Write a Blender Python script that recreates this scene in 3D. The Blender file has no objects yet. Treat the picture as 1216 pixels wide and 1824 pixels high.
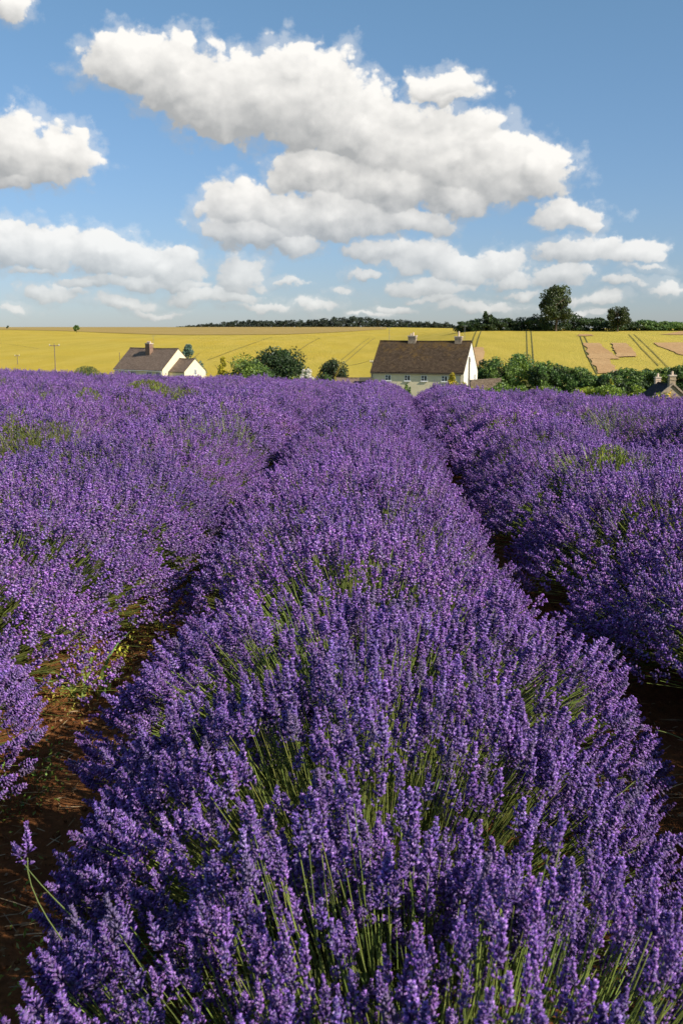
import bpy, math, random
import numpy as np
from math import radians as R, sin, cos, pi, atan2, sqrt

random.seed(7)
rng = np.random.default_rng(7)
S = bpy.context.scene
COL = S.collection

# ------------------------------------------------------------------ camera
F_PX, CX, CY, HZ = 1773.0, 608.0, 912.0, 590.0
PITCH = math.atan((CY - HZ) / F_PX)
CAM = np.array([0.0, 0.0, 1.6])
cd = bpy.data.cameras.new('camera')
cam = bpy.data.objects.new('camera', cd)
COL.objects.link(cam)
cam.location = CAM
cam.rotation_euler = (pi / 2 - PITCH, 0, 0)
cd.sensor_fit = 'VERTICAL'
cd.sensor_height = 36.0
cd.lens = 36.0 * F_PX / 1824.0
cd.clip_start = 0.05
cd.clip_end = 20000
cd.dof.use_dof = True
cd.dof.focus_distance = 4.5
cd.dof.aperture_fstop = 11
S.camera = cam

# ------------------------------------------------------------------ light
SUN_AZ, SUN_EL = R(123), R(35)          # azimuth clockwise from the view direction (+Y)
sd = bpy.data.lights.new('sun', 'SUN')
sd.energy = 4.6
sd.angle = R(0.5)
sd.color = (1.0, 0.90, 0.76)
sun = bpy.data.objects.new('sun', sd)
COL.objects.link(sun)
sun.rotation_euler = (pi / 2 - SUN_EL, 0, -SUN_AZ + pi)

S.view_settings.view_transform = 'Standard'
S.view_settings.look = 'None'
S.view_settings.exposure = 0.50
S.view_settings.gamma = 1.0
S.view_settings.use_curve_mapping = False
S.render.engine = 'CYCLES'
S.cycles.max_bounces = 6
S.cycles.diffuse_bounces = 3
S.cycles.transmission_bounces = 4
S.cycles.use_denoising = True
S.cycles.use_adaptive_sampling = True
S.cycles.adaptive_threshold = 0.015


def ray(px, py):
    a, b = px - CX, CY - py
    return np.array([a, F_PX * cos(PITCH) + b * sin(PITCH), -F_PX * sin(PITCH) + b * cos(PITCH)])


def at(px, py, Y):
    """world point seen at photo pixel (px, py) and lying Y metres ahead"""
    d = ray(px, py)
    return CAM + d * (Y / d[1])


# ------------------------------------------------------------------ world: sky and clouds
W = bpy.data.worlds.new('World')
S.world = W
W.use_nodes = True
WT = W.node_tree
WT.nodes.clear()


class NT:
    """small helper for building node trees"""
    def __init__(self, tree):
        self.t = tree

    def node(self, typ, **kw):
        n = self.t.nodes.new(typ)
        for k, v in kw.items():
            setattr(n, k, v)
        return n

    def put(self, sock, v):
        if isinstance(v, bpy.types.NodeSocket):
            self.t.links.new(v, sock)
        elif v is not None:
            sock.default_value = v

    def math(self, op, a, b=None, c=None, clamp=False):
        n = self.node('ShaderNodeMath', operation=op, use_clamp=clamp)
        self.put(n.inputs[0], a)
        if b is not None: self.put(n.inputs[1], b)
        if c is not None: self.put(n.inputs[2], c)
        return n.outputs[0]

    def vmath(self, op, a, b=None, c=None):
        n = self.node('ShaderNodeVectorMath', operation=op)
        self.put(n.inputs[0], a)
        if b is not None: self.put(n.inputs[1], b)
        if c is not None: self.put(n.inputs[2], c)
        return n.outputs['Value'] if op in ('DOT_PRODUCT', 'LENGTH', 'DISTANCE') else n.outputs['Vector']

    def scale(self, a, s):
        n = self.node('ShaderNodeVectorMath', operation='SCALE')
        self.put(n.inputs[0], a)
        self.put(n.inputs['Scale'], s)
        return n.outputs['Vector']

    def noise(self, vec, scale=5, detail=4, rough=0.5, lac=2.0, dist=0.0, out='Fac', typ='FBM'):
        n = self.node('ShaderNodeTexNoise')
        n.noise_type = typ
        self.put(n.inputs['Vector'], vec)
        n.inputs['Scale'].default_value = scale
        n.inputs['Detail'].default_value = detail
        n.inputs['Roughness'].default_value = rough
        n.inputs['Lacunarity'].default_value = lac
        n.inputs['Distortion'].default_value = dist
        return n.outputs[out]

    def ramp(self, fac, lo, hi, a=0.0, b=1.0, smooth=True):
        n = self.node('ShaderNodeMapRange')
        n.interpolation_type = 'SMOOTHSTEP' if smooth else 'LINEAR'
        n.clamp = True
        self.put(n.inputs['Value'], fac)
        self.put(n.inputs['From Min'], lo); self.put(n.inputs['From Max'], hi)
        self.put(n.inputs['To Min'], a); self.put(n.inputs['To Max'], b)
        return n.outputs['Result']

    def mix(self, fac, a, b, blend='MIX'):
        n = self.node('ShaderNodeMix', data_type='RGBA', blend_type=blend)
        self.put(n.inputs[0], fac)
        for i, v in ((6, a), (7, b)):
            if isinstance(v, tuple) and len(v) == 3: v = v + (1,)
            self.put(n.inputs[i], v)
        return n.outputs[2]

    def xyz(self, x, y, z):
        n = self.node('ShaderNodeCombineXYZ')
        for i, v in enumerate((x, y, z)): self.put(n.inputs[i], v)
        return n.outputs[0]

    def sep(self, v):
        n = self.node('ShaderNodeSeparateXYZ')
        self.put(n.inputs[0], v)
        return n.outputs


# clouds seen in the photo: puffs (centre x, y, half-width, half-height), photo pixels -> azimuth/elevation on the sky
PUFFS = [
    # long upper cloud
    (232, 108, 80, 50), (320, 135, 85, 62), (400, 165, 90, 70), (475, 165, 90, 78), (560, 185, 100, 78),
    (520, 125, 55, 38), (640, 225, 105, 60), (585, 155, 45, 38),
    # its right hand lower half
    (720, 265, 110, 75), (800, 275, 100, 72), (880, 300, 90, 68), (960, 305, 66, 46), (840, 235, 55, 36),
    (690, 330, 130, 52), (820, 350, 90, 36), (560, 310, 80, 46),
    # lower left tail
    (430, 365, 72, 46), (500, 385, 95, 45), (600, 385, 120, 45), (730, 395, 90, 28), (440, 415, 85, 34), (520, 440, 70, 26),
    # small one above right
    (785, 153, 76, 27), (800, 172, 50, 12),
    # left edge cloud
    (30, 258, 85, 58), (95, 270, 70, 50), (-70, 250, 80, 70), (10, 310, 50, 18),
    # left bank
    (10, 430, 75, 40), (90, 448, 75, 36), (180, 445, 95, 40), (250, 465, 70, 32), (300, 478, 70, 32), (-70, 430, 60, 45),
    (425, 490, 56, 34), (230, 496, 100, 18),
    # right of centre bank
    (680, 445, 78, 26), (745, 462, 90, 32), (820, 478, 80, 30), (885, 474, 60, 28), (905, 498, 80, 16), (760, 515, 90, 18), (660, 490, 50, 12),
    # right small clouds
    (1010, 388, 72, 28), (1055, 402, 34, 14), (1020, 448, 88, 22), (1110, 450, 80, 24), (1000, 495, 62, 24), (1120, 505, 46, 12),
    (1195, 520, 40, 16), (1060, 532, 60, 14),
    # low thin ones
    (92, 520, 60, 16), (30, 545, 45, 12), (215, 540, 70, 15), (360, 524, 70, 17), (480, 545, 75, 11), (572, 540, 40, 16),
    (700, 550, 40, 8), (840, 545, 95, 12), (600, 516, 24, 9), (280, 555, 60, 8),
    # corner
    (15, 2, 44, 26), 
    # hazy bits filling the band over the skyline
    (330, 505, 60, 12), (150, 500, 50, 10), (420, 530, 80, 12), (520, 505, 40, 9), (640, 560, 60, 8), (760, 532, 70, 10),
    (930, 520, 50, 10), (1150, 480, 50, 10), (1020, 560, 60, 8), (60, 480, 50, 10),
]


def azel(px, py):
    d = ray(px, py)
    return atan2(d[0], d[1]), atan2(d[2], sqrt(d[0] ** 2 + d[1] ** 2))


def cloud_group():
    """node group: sky coordinate (azimuth, elevation, 0) -> cloud thickness"""
    g = bpy.data.node_groups.new('cloud_thickness', 'ShaderNodeTree')
    g.interface.new_socket('Coord', in_out='INPUT', socket_type='NodeSocketVector')
    g.interface.new_socket('Thickness', in_out='OUTPUT', socket_type='NodeSocketFloat')
    n = NT(g)
    gi = n.node('NodeGroupInput').outputs[0]
    g.interface.new_socket('Smooth', in_out='OUTPUT', socket_type='NodeSocketFloat')
    g.interface.new_socket('Lobe', in_out='OUTPUT', socket_type='NodeSocketFloat')
    go = n.node('NodeGroupOutput')
    # ragged the coordinate a little so no puff stays an ellipse
    w1 = n.noise(gi, 16, 3, 0.55, out='Color')
    w1 = n.vmath('MULTIPLY', n.vmath('SUBTRACT', w1, (0.5, 0.5, 0.5)), (0.045, 0.030, 0.0))
    w2 = n.noise(gi, 62, 4, 0.6, out='Color')
    w2 = n.vmath('MULTIPLY', n.vmath('SUBTRACT', w2, (0.5, 0.5, 0.5)), (0.014, 0.012, 0.0))
    q = n.vmath('ADD', n.vmath('ADD', gi, w1), w2)
    acc = None
    lobe = None
    for (cx, cy, rx, ry) in PUFFS:
        a, e = azel(cx, cy)
        ra, re = rx * 1.36 / F_PX, ry * 1.40 / F_PX
        d = n.vmath('MULTIPLY_ADD', q, (1 / ra, 1 / re, 0.0), (-a / ra, -e / re, 0.0))
        hgt = n.vmath('DOT_PRODUCT', d, (0.30, 0.80, 0.0))
        d = n.vmath('LENGTH', d)
        # 1 - d, weighted by size so that small puffs stay thin
        k = min(1.0, 0.45 + ry / 90.0)
        v = n.math('MULTIPLY_ADD', d, -k, k)
        if acc is None:
            acc, lobe = v, hgt
        else:
            front = n.ramp(n.math('SUBTRACT', v, acc), -0.10, 0.10)
            lobe = n.math('ADD', lobe, n.math('MULTIPLY', n.math('SUBTRACT', hgt, lobe), front))
            acc = n.math('SMOOTH_MAX', acc, v, 0.10)
    # clouds beyond the frame, of the same kind: to the sides, behind and overhead
    s = n.sep(gi)
    far = n.noise(n.vmath('MULTIPLY', gi, (2.6, 6.0, 1.0)), 2.2, 3, 0.5)
    far = n.math('MULTIPLY_ADD', far, 3.2, -1.88)
    side = n.ramp(n.math('ABSOLUTE', s[0]), R(20), R(26))
    up = n.ramp(s[1], R(19), R(27))
    out = n.math('MAXIMUM', side, up)
    far = n.math('ADD', far, n.math('MULTIPLY_ADD', out, 1.5, -1.5))
    acc = n.math('MAXIMUM', acc, far)
    # cauliflower relief
    v = n.node('ShaderNodeTexVoronoi', feature='SMOOTH_F1')
    n.put(v.inputs['Vector'], n.vmath('ADD', n.vmath('MULTIPLY', gi, (1.0, 1.25, 1.0)), n.scale(w2, 0.9)))
    v.inputs['Scale'].default_value = 46
    v.inputs['Smoothness'].default_value = 0.35
    if 'Detail' in v.inputs: v.inputs['Detail'].default_value = 2.0
    bil = n.math('SUBTRACT', 0.42, v.outputs['Distance'])
    fb = n.math('SUBTRACT', n.noise(gi, 55, 8, 0.62), 0.5)
    n.put(go.inputs[2], lobe)
    t = n.math('MULTIPLY_ADD', bil, 0.34, acc)
    n.put(go.inputs[1], n.math('MULTIPLY_ADD', n.math('SUBTRACT', n.noise(gi, 30, 2, 0.5), 0.5), 0.6, t))
    t = n.math('MULTIPLY_ADD', fb, 0.50, t)
    n.put(go.inputs[0], t)
    return g


w = NT(WT)
tc = w.node('ShaderNodeTexCoord')
dirv = tc.outputs['Generated']
sky = w.node('ShaderNodeTexSky', sky_type='NISHITA')
sky.sun_disc = False
sky.sun_elevation = SUN_EL
sky.sun_rotation = SUN_AZ
sky.altitude = 200
sky.air_density = 1.0
sky.dust_density = 0.35
sky.ozone_density = 3.0
skyc = w.node('ShaderNodeHueSaturation')
skyc.inputs['Saturation'].default_value = 0.93
skyc.inputs['Value'].default_value = 1.0
WT.links.new(sky.outputs[0], skyc.inputs['Color'])
skyc = w.mix(1.0, skyc.outputs[0], (0.95, 1.20, 1.25), 'MULTIPLY')

sp = w.sep(dirv)
az = w.math('ARCTAN2', sp[0], sp[1])
skyc = w.mix(w.ramp(sp[2], 0.04, 0.32, 1.0, 0.0, False), skyc, w.mix(1.0, skyc, (0.80, 0.71, 0.88), 'MULTIPLY'))
el = w.math('ARCTAN2', sp[2], w.math('SQRT', w.math('ADD', w.math('MULTIPLY', sp[0], sp[0]), w.math('MULTIPLY', sp[1], sp[1]))))
co = w.xyz(az, el, 0.0)
G_ = cloud_group()


def ev(off):
    g = w.node('ShaderNodeGroup')
    g.node_tree = G_
    w.put(g.inputs[0], w.vmath('ADD', co, off) if off else co)
    return g.outputs


e0, e1, e2 = ev(None), ev((0.005, 0.009, 0)), ev((0.014, 0.030, 0))
t0, t1 = e0[0], e1[0]
alpha = w.ramp(t0, 0.03, 0.21)
veil = w.ramp(w.math('MULTIPLY_ADD', w.math('SUBTRACT', w.noise(co, 34, 6, 0.7), 0.5), 0.9, e0[1]), -0.16, 0.16, 0.0, 0.32)
alpha = w.math('MAXIMUM', alpha, veil)
thick = w.ramp(t0, 0.15, 0.80)
# light comes from upper right: where the cloud gets thicker that way it is shaded
d1 = w.math('SUBTRACT', t1, t0)
d2 = w.math('SUBTRACT', e2[1], e0[1])
lit = w.math('MULTIPLY_ADD', d1, -0.50, 0.49)
lit = w.math('MULTIPLY_ADD', d2, -0.40, lit)
lit = w.math('MULTIPLY_ADD', w.math('MAXIMUM', w.math('MINIMUM', e0[2], 0.9), -0.9), 0.42, lit)
lit = w.math('SUBTRACT', lit, w.math('MULTIPLY', thick, 0.10))
lit = w.math('MAXIMUM', w.math('MINIMUM', lit, 1.0), 0.0)
ccol = w.mix(lit, (4.4, 4.5, 4.55), (10.2, 9.95, 9.5))
# air between: far, low clouds pick up the sky colour
low = w.ramp(el, R(0.5), R(9), 0.30, 0.0)
ccol = w.mix(low, ccol, skyc)
ccol = w.mix(alpha, skyc, ccol)
bg = w.node('ShaderNodeBackground')
bg.inputs['Strength'].default_value = 0.070
WT.links.new(ccol, bg.inputs['Color'])
wo = w.node('ShaderNodeOutputWorld')
WT.links.new(bg.outputs[0], wo.inputs['Surface'])
W.cycles.sampling_method = 'MANUAL'
W.cycles.sample_map_resolution = 512


# ------------------------------------------------------------------ materials
def new_mat(name):
    m = bpy.data.materials.new(name)
    m.use_nodes = True
    m.node_tree.nodes.clear()
    n = NT(m.node_tree)
    out = n.node('ShaderNodeOutputMaterial')
    return m, n, out


def principled(n, out, col, rough=0.8, bump=None, bstr=0.3, bdist=0.02, spec=0.3):
    b = n.node('ShaderNodeBsdfPrincipled')
    if isinstance(col, tuple): col = col + (1,) if len(col) == 3 else col
    n.put(b.inputs['Base Color'], col)
    n.put(b.inputs['Roughness'], rough)
    b.inputs['Specular IOR Level'].default_value = spec
    if bump is not None:
        bp = n.node('ShaderNodeBump')
        bp.inputs['Strength'].default_value = bstr
        bp.inputs['Distance'].default_value = bdist
        n.put(bp.inputs['Height'], bump)
        n.put(b.inputs['Normal'], bp.outputs[0])
    n.t.links.new(b.outputs[0], out.inputs['Surface'])
    return b


def plain(name, col, rough=0.7, var=0.15, scale=3.0, spec=0.3):
    m, n, out = new_mat(name)
    pos = n.node('ShaderNodeTexCoord').outputs['Object']
    f = n.noise(pos, scale, 5, 0.6)
    c2 = tuple(c * (1 - var) for c in col)
    c1 = tuple(min(1, c * (1 + var)) for c in col)
    c = n.mix(n.ramp(f, 0.3, 0.7), c2, c1)
    principled(n, out, c, rough, f, 0.2, 0.01, spec)
    return m


def leafy(name, transl=0.3, attr='Col', jitter=0.12, rough=0.6, gloss=0.12):
    """thin plant matter: the colour is the vertex colour of each leaf or floret"""
    m, n, out = new_mat(name)
    a = n.node('ShaderNodeAttribute'); a.attribute_name = attr
    oi = n.node('ShaderNodeObjectInfo')
    hs = n.node('ShaderNodeHueSaturation')
    n.put(hs.inputs['Color'], a.outputs['Color'])
    n.put(hs.inputs['Hue'], n.ramp(oi.outputs['Random'], 0, 1, 0.5 - jitter * 0.10, 0.5 + jitter * 0.10, False))
    n.put(hs.inputs['Value'], n.ramp(oi.outputs['Random'], 0, 1, 1 - jitter, 1 + jitter, False))
    c = hs.outputs[0]
    d = n.node('ShaderNodeBsdfDiffuse'); n.put(d.inputs['Color'], c)
    tr = n.node('ShaderNodeBsdfTranslucent'); n.put(tr.inputs['Color'], c)
    mx = n.node('ShaderNodeMixShader'); mx.inputs[0].default_value = transl
    n.t.links.new(d.outputs[0], mx.inputs[1]); n.t.links.new(tr.outputs[0], mx.inputs[2])
    gl = n.node('ShaderNodeBsdfGlossy'); gl.inputs['Roughness'].default_value = rough
    gl.inputs['Color'].default_value = (1, 1, 1, 1)
    lw = n.node('ShaderNodeLayerWeight'); lw.inputs['Blend'].default_value = 0.25
    mg = n.node('ShaderNodeMixShader')
    n.put(mg.inputs[0], n.math('MULTIPLY', lw.outputs['Fresnel'], gloss))
    n.t.links.new(mx.outputs[0], mg.inputs[1]); n.t.links.new(gl.outputs[0], mg.inputs[2])
    n.t.links.new(mg.outputs[0], out.inputs['Surface'])
    return m


M = {}
M['flower'] = leafy('lavender_flower', 0.30, jitter=0.12, gloss=0.03)
M['stem'] = leafy('lavender_stem', 0.25, jitter=0.08, rough=0.5, gloss=0.04)
M['straw'] = leafy('straw', 0.0, jitter=0.0, gloss=0.0)
M['leaf'] = leafy('tree_leaf', 0.25, jitter=0.06)
M['bark'] = plain('bark', (0.11, 0.085, 0.06), 0.9, 0.3, 8)
M['white_render'] = plain('cream_render', (0.74, 0.71, 0.60), 0.9, 0.04, 1.2)
M['cream_render'] = plain('pale_yellow_render', (0.78, 0.69, 0.47), 0.9, 0.05, 1.2)
M['white_paint'] = plain('white_paint', (0.80, 0.80, 0.78), 0.4, 0.03, 4)
M['dark_glass'] = plain('window_glass', (0.025, 0.03, 0.04), 0.08, 0.2, 3, 0.6)
M['gutter'] = plain('gutter_plastic', (0.10, 0.09, 0.08), 0.5, 0.1, 4)
M['chimney_stone'] = plain('chimney_stone', (0.30, 0.24, 0.18), 0.9, 0.3, 5)
M['brick'] = plain('chimney_brick', (0.24, 0.15, 0.105), 0.9, 0.3, 6)
M['pot'] = plain('clay_pot', (0.62, 0.48, 0.36), 0.8, 0.12, 8)
M['mortar'] = plain('chimney_capping', (0.52, 0.44, 0.36), 0.9, 0.15, 6)
M['pole'] = plain('weathered_pole', (0.17, 0.14, 0.11), 0.9, 0.2, 5)
M['metal'] = plain('aerial_metal', (0.20, 0.20, 0.21), 0.5, 0.1, 5)
M['cable'] = plain('cable_rubber', (0.03, 0.03, 0.03), 0.6, 0.1, 5)


def roof_mat(name, base, dark, light, moss, moss_amt):
    """far-off stone tiles: courses, staggered joints, patches of moss and lichen"""
    m, n, out = new_mat(name)
    tcn = n.node('ShaderNodeTexCoord')
    uv = tcn.outputs['UV']
    obj = tcn.outputs['Object']
    br = n.node('ShaderNodeTexBrick')
    n.put(br.inputs['Vector'], uv)
    br.inputs['Scale'].default_value = 1.0
    br.inputs['Brick Width'].default_value = 0.36
    br.inputs['Row Height'].default_value = 0.24
    br.inputs['Mortar Size'].default_value = 0.02
    br.inputs['Color1'].default_value = dark + (1,)
    br.inputs['Color2'].default_value = light + (1,)
    br.inputs['Mortar'].default_value = tuple(c * 0.35 for c in dark) + (1,)
    f = n.noise(obj, 0.9, 6, 0.65)
    f2 = n.noise(obj, 5.5, 4, 0.7)
    c = n.mix(n.ramp(f, 0.35, 0.65, 0.1, 0.55), br.outputs['Color'], base)
    c = n.mix(n.ramp(f2, 0.52, 0.75, 0, 0.55), c, light)
    s = n.sep(uv)
    # moss keeps to the damp strip under the ridge
    mo = n.math('ADD', n.noise(obj, 0.7, 7, 0.72), n.math('MULTIPLY', s[1], 0.030))
    mo = n.math('MULTIPLY_ADD', n.math('SUBTRACT', n.noise(obj, 7.0, 4, 0.7), 0.5), 0.35, mo)
    c = n.mix(n.ramp(mo, 0.64 - moss_amt, 0.84 - moss_amt, 0, 0.6), c, moss)
    c = n.mix(n.ramp(n.noise(obj, 3.0, 6, 0.8), 0.50, 0.68, 0, 0.6), c, tuple(x * 0.45 for x in dark))
    principled(n, out, c, 0.95, n.math('ADD', f2, br.outputs['Fac']), 0.5, 0.03, 0.15)
    return m


M['tile_brown'] = roof_mat('brown_stone_tile', (0.070, 0.048, 0.031), (0.050, 0.034, 0.022), (0.13, 0.092, 0.06), (0.17, 0.10, 0.022), 0.02)
M['tile_tan'] = roof_mat('tan_stone_tile', (0.23, 0.165, 0.125), (0.17, 0.12, 0.09), (0.29, 0.22, 0.165), (0.25, 0.20, 0.08), -0.10)
M['slate'] = roof_mat('dark_slate', (0.035, 0.035, 0.042), (0.028, 0.028, 0.035), (0.05, 0.05, 0.06), (0.05, 0.05, 0.04), -0.2)


def stone_mat(name, a, b):
    m, n, out = new_mat(name)
    obj = n.node('ShaderNodeTexCoord').outputs['Object']
    v = n.node('ShaderNodeTexVoronoi')
    n.put(v.inputs['Vector'], n.vmath('MULTIPLY', obj, (1, 1, 2.2)))
    v.inputs['Scale'].default_value = 2.6
    c = n.mix(n.sep(v.outputs['Color'])[0], a, b)
    f = n.noise(obj, 1.2, 5, 0.6)
    c = n.mix(n.ramp(f, 0.4, 0.7, 0, 0.4), c, tuple(x * 0.6 for x in a))
    principled(n, out, c, 0.95, v.outputs['Distance'], 0.5, 0.05, 0.1)
    return m


M['stone'] = stone_mat('cotswold_stone', (0.30, 0.23, 0.15), (0.42, 0.34, 0.24))
M['stone_wall'] = stone_mat('dry_stone', (0.12, 0.09, 0.065), (0.20, 0.155, 0.12))


def soil_mat():
    m, n, out = new_mat('red_brown_soil')
    p = n.node('ShaderNodeNewGeometry').outputs['Position']
    a = n.noise(p, 3.0, 8, 0.65)
    b = n.noise(p, 38.0, 6, 0.7)
    c = n.mix(n.ramp(a, 0.3, 0.7), (0.17, 0.068, 0.026), (0.29, 0.125, 0.045))
    c = n.mix(n.ramp(b, 0.35, 0.7, 0, 0.7), c, (0.12, 0.05, 0.022))
    # straw and chaff lying on it
    st = n.noise(n.vmath('MULTIPLY', p, (60, 14, 20)), 1.0, 3, 0.6)
    c = n.mix(n.ramp(st, 0.60, 0.72, 0, 0.5), c, (0.40, 0.26, 0.12))
    principled(n, out, c, 1.0, n.math('ADD', b, n.math('MULTIPLY', a, 1.5)), 0.9, 0.02, 0.05)
    return m


def crop_mat():
    m, n, out = new_mat('ripening_barley')
    p = n.node('ShaderNodeNewGeometry').outputs['Position']
    s = n.sep(p)
    big = n.noise(p, 0.006, 4, 0.55)
    mid = n.noise(n.vmath('MULTIPLY', p, (0.05, 0.02, 0.0)), 1.0, 5, 0.6)
    fine = n.noise(n.vmath('MULTIPLY', p, (1.1, 0.30, 0.0)), 1.0, 6, 0.75)
    c = n.mix(n.ramp(big, 0.38, 0.62), (0.475, 0.345, 0.036), (0.435, 0.34, 0.045))
    green = n.ramp(n.math('DIVIDE', s[0], n.math('MAXIMUM', s[1], 50.0)), 0.02, 0.30, 0.0, 1.0)
    c = n.mix(n.math('MULTIPLY', green, 0.62), c, (0.42, 0.37, 0.075))
    c = n.mix(n.ramp(mid, 0.3, 0.75, 0, 0.40), c, (0.36, 0.27, 0.045))
    # drill lines and wind-combed swathes
    sw = n.noise(n.vmath('MULTIPLY', p, (0.10, 0.012, 0.0)), 1.0, 4, 0.6)
    c = n.mix(n.ramp(sw, 0.42, 0.62, 0, 0.38), c, (0.56, 0.42, 0.085))
    pat = n.noise(n.vmath('MULTIPLY', p, (0.012, 0.016, 0.0)), 1.0, 6, 0.7)
    c = n.mix(n.ramp(pat, 0.48, 0.66, 0, 0.40), c, (0.36, 0.30, 0.045))
    c = n.mix(n.ramp(fine, 0.38, 0.78, 0, 0.42), c, (0.57, 0.45, 0.09))
    principled(n, out, c, 0.95, fine, 0.8, 0.5, 0.1)
    return m


def meadow_mat(name, c1, c2):
    m, n, out = new_mat(name)
    p = n.node('ShaderNodeNewGeometry').outputs['Position']
    a = n.noise(p, 0.02, 6, 0.6)
    b = n.noise(n.vmath('MULTIPLY', p, (0.8, 0.25, 1)), 1.0, 5, 0.7)
    c = n.mix(n.ramp(a, 0.35, 0.65), c1, c2)
    c = n.mix(n.ramp(b, 0.4, 0.7, 0, 0.45), c, tuple(x * 0.62 for x in c1))
    principled(n, out, c, 1.0, b, 0.6, 0.3, 0.05)
    return m


M['soil'] = soil_mat()
M['crop'] = crop_mat()
M['meadow'] = meadow_mat('rough_meadow', (0.16, 0.17, 0.05), (0.22, 0.20, 0.07))
M['stubble'] = meadow_mat('brown_stubble', (0.36, 0.26, 0.085), (0.40, 0.29, 0.10))
M['bare'] = meadow_mat('bare_pink_soil', (0.44, 0.27, 0.125), (0.50, 0.33, 0.16))
M['track'] = plain('track_soil_shadow', (0.13, 0.12, 0.034), 1.0, 0.25, 0.3)  # dark soil of the wheel tracks, with their shadow put into the colour


# ------------------------------------------------------------------ object helpers
def tag(o, label=None, cat=None, group=None, kind=None):
    if label: o['label'] = label
    if cat: o['category'] = cat
    if group: o['group'] = group
    if kind: o['kind'] = kind
    return o


def empty(name, loc=(0, 0, 0), rz=0.0):
    o = bpy.data.objects.new(name, None)
    o.empty_display_size = 0.3
    o.location = loc
    o.rotation_euler = (0, 0, rz)
    COL.objects.link(o)
    return o


def link(name, me, parent=None, loc=(0, 0, 0)):
    o = bpy.data.objects.new(name, me)
    o.location = loc
    COL.objects.link(o)
    if parent is not None: o.parent = parent
    return o


def tri_mesh(name, V, T, mat, C=None, smooth=False):
    """V (n,3), T (m,3), C (n,3) vertex colours -> mesh"""
    V = np.ascontiguousarray(V, dtype=np.float32); T = np.ascontiguousarray(T, dtype=np.int32)
    me = bpy.data.meshes.new(name)
    me.vertices.add(len(V)); me.vertices.foreach_set('co', V.ravel())
    me.loops.add(T.size); me.loops.foreach_set('vertex_index', T.ravel())
    me.polygons.add(len(T))
    me.polygons.foreach_set('loop_start', np.arange(0, T.size, 3, dtype=np.int32))
    if smooth: me.polygons.foreach_set('use_smooth', np.ones(len(T), dtype=bool))
    if C is not None:
        a = me.color_attributes.new('Col', 'FLOAT_COLOR', 'POINT')
        cc = np.ones((len(V), 4), dtype=np.float32); cc[:, :3] = C
        a.data.foreach_set('color', cc.ravel())
    me.materials.append(mat)
    me.update(calc_edges=True)
    me.validate()
    return me


class MB:
    """collects polygons; build() links them as one mesh object"""
    def __init__(self): self.v = []; self.f = []; self.uv = []

    def poly(self, pts, uv=None):
        i = len(self.v); self.v += [tuple(map(float, p)) for p in pts]
        self.f.append(list(range(i, i + len(pts)))); self.uv.append(uv)
        return self

    def box(self, x0, x1, y0, y1, z0, z1):
        p = [(x0, y0, z0), (x1, y0, z0), (x1, y1, z0), (x0, y1, z0), (x0, y0, z1), (x1, y0, z1), (x1, y1, z1), (x0, y1, z1)]
        i = len(self.v); self.v += p
        for f in ((0, 3, 2, 1), (4, 5, 6, 7), (0, 1, 5, 4), (1, 2, 6, 5), (2, 3, 7, 6), (3, 0, 4, 7)):
            self.f.append([i + k for k in f]); self.uv.append(None)
        return self

    def tube(self, pts, r0, r1=None, n=6):
        r1 = r0 if r1 is None else r1
        pts = [np.array(p, float) for p in pts]
        rings = []
        for k, p in enumerate(pts):
            d = pts[min(k + 1, len(pts) - 1)] - pts[max(k - 1, 0)]
            d /= np.linalg.norm(d) + 1e-9
            a = np.cross(d, (0, 0, 1) if abs(d[2]) < 0.9 else (1, 0, 0)); a /= np.linalg.norm(a); b = np.cross(d, a)
            r = r0 + (r1 - r0) * k / max(1, len(pts) - 1)
            i = len(self.v)
            for j in range(n):
                t = 2 * pi * j / n
                self.v.append(tuple(p + r * (cos(t) * a + sin(t) * b)))
            rings.append(i)
        for A, B in zip(rings, rings[1:]):
            for j in range(n):
                self.f.append([A + j, A + (j + 1) % n, B + (j + 1) % n, B + j]); self.uv.append(None)
        self.f.append([rings[0] + j for j in range(n)][::-1]); self.uv.append(None)
        self.f.append([rings[-1] + j for j in range(n)]); self.uv.append(None)
        return self

    def build(self, name, mat, parent=None, loc=(0, 0, 0)):
        me = bpy.data.meshes.new(name)
        me.from_pydata(self.v, [], self.f)
        if any(u is not None for u in self.uv):
            ul = me.uv_layers.new(name='UVMap')
            k = 0
            for f, u in zip(self.f, self.uv):
                for j in range(len(f)):
                    ul.data[k].uv = u[j] if u is not None else (0, 0); k += 1
        me.materials.append(mat)
        me.update()
        return link(name, me, parent, loc)


# ------------------------------------------------------------------ terrain
def pchip(xs, ys):
    xs = np.array(xs, float); ys = np.array(ys, float)
    h = np.diff(xs); d = np.diff(ys) / h
    m = np.zeros(len(xs)); m[0] = d[0]; m[-1] = d[-1]
    for k in range(1, len(xs) - 1):
        if d[k - 1] * d[k] > 0:
            w1, w2 = 2 * h[k] + h[k - 1], h[k] + 2 * h[k - 1]
            m[k] = (w1 + w2) / (w1 / d[k - 1] + w2 / d[k])

    def f(x):
        x = np.clip(np.asarray(x, float), xs[0], xs[-1])
        i = np.clip(np.searchsorted(xs, x) - 1, 0, len(xs) - 2)
        t = (x - xs[i]) / h[i]
        return ((1 + 2 * t) * (1 - t) ** 2 * ys[i] + t * (1 - t) ** 2 * h[i] * m[i]
                + t * t * (3 - 2 * t) * ys[i + 1] + t * t * (t - 1) * h[i] * m[i + 1])
    return f


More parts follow.
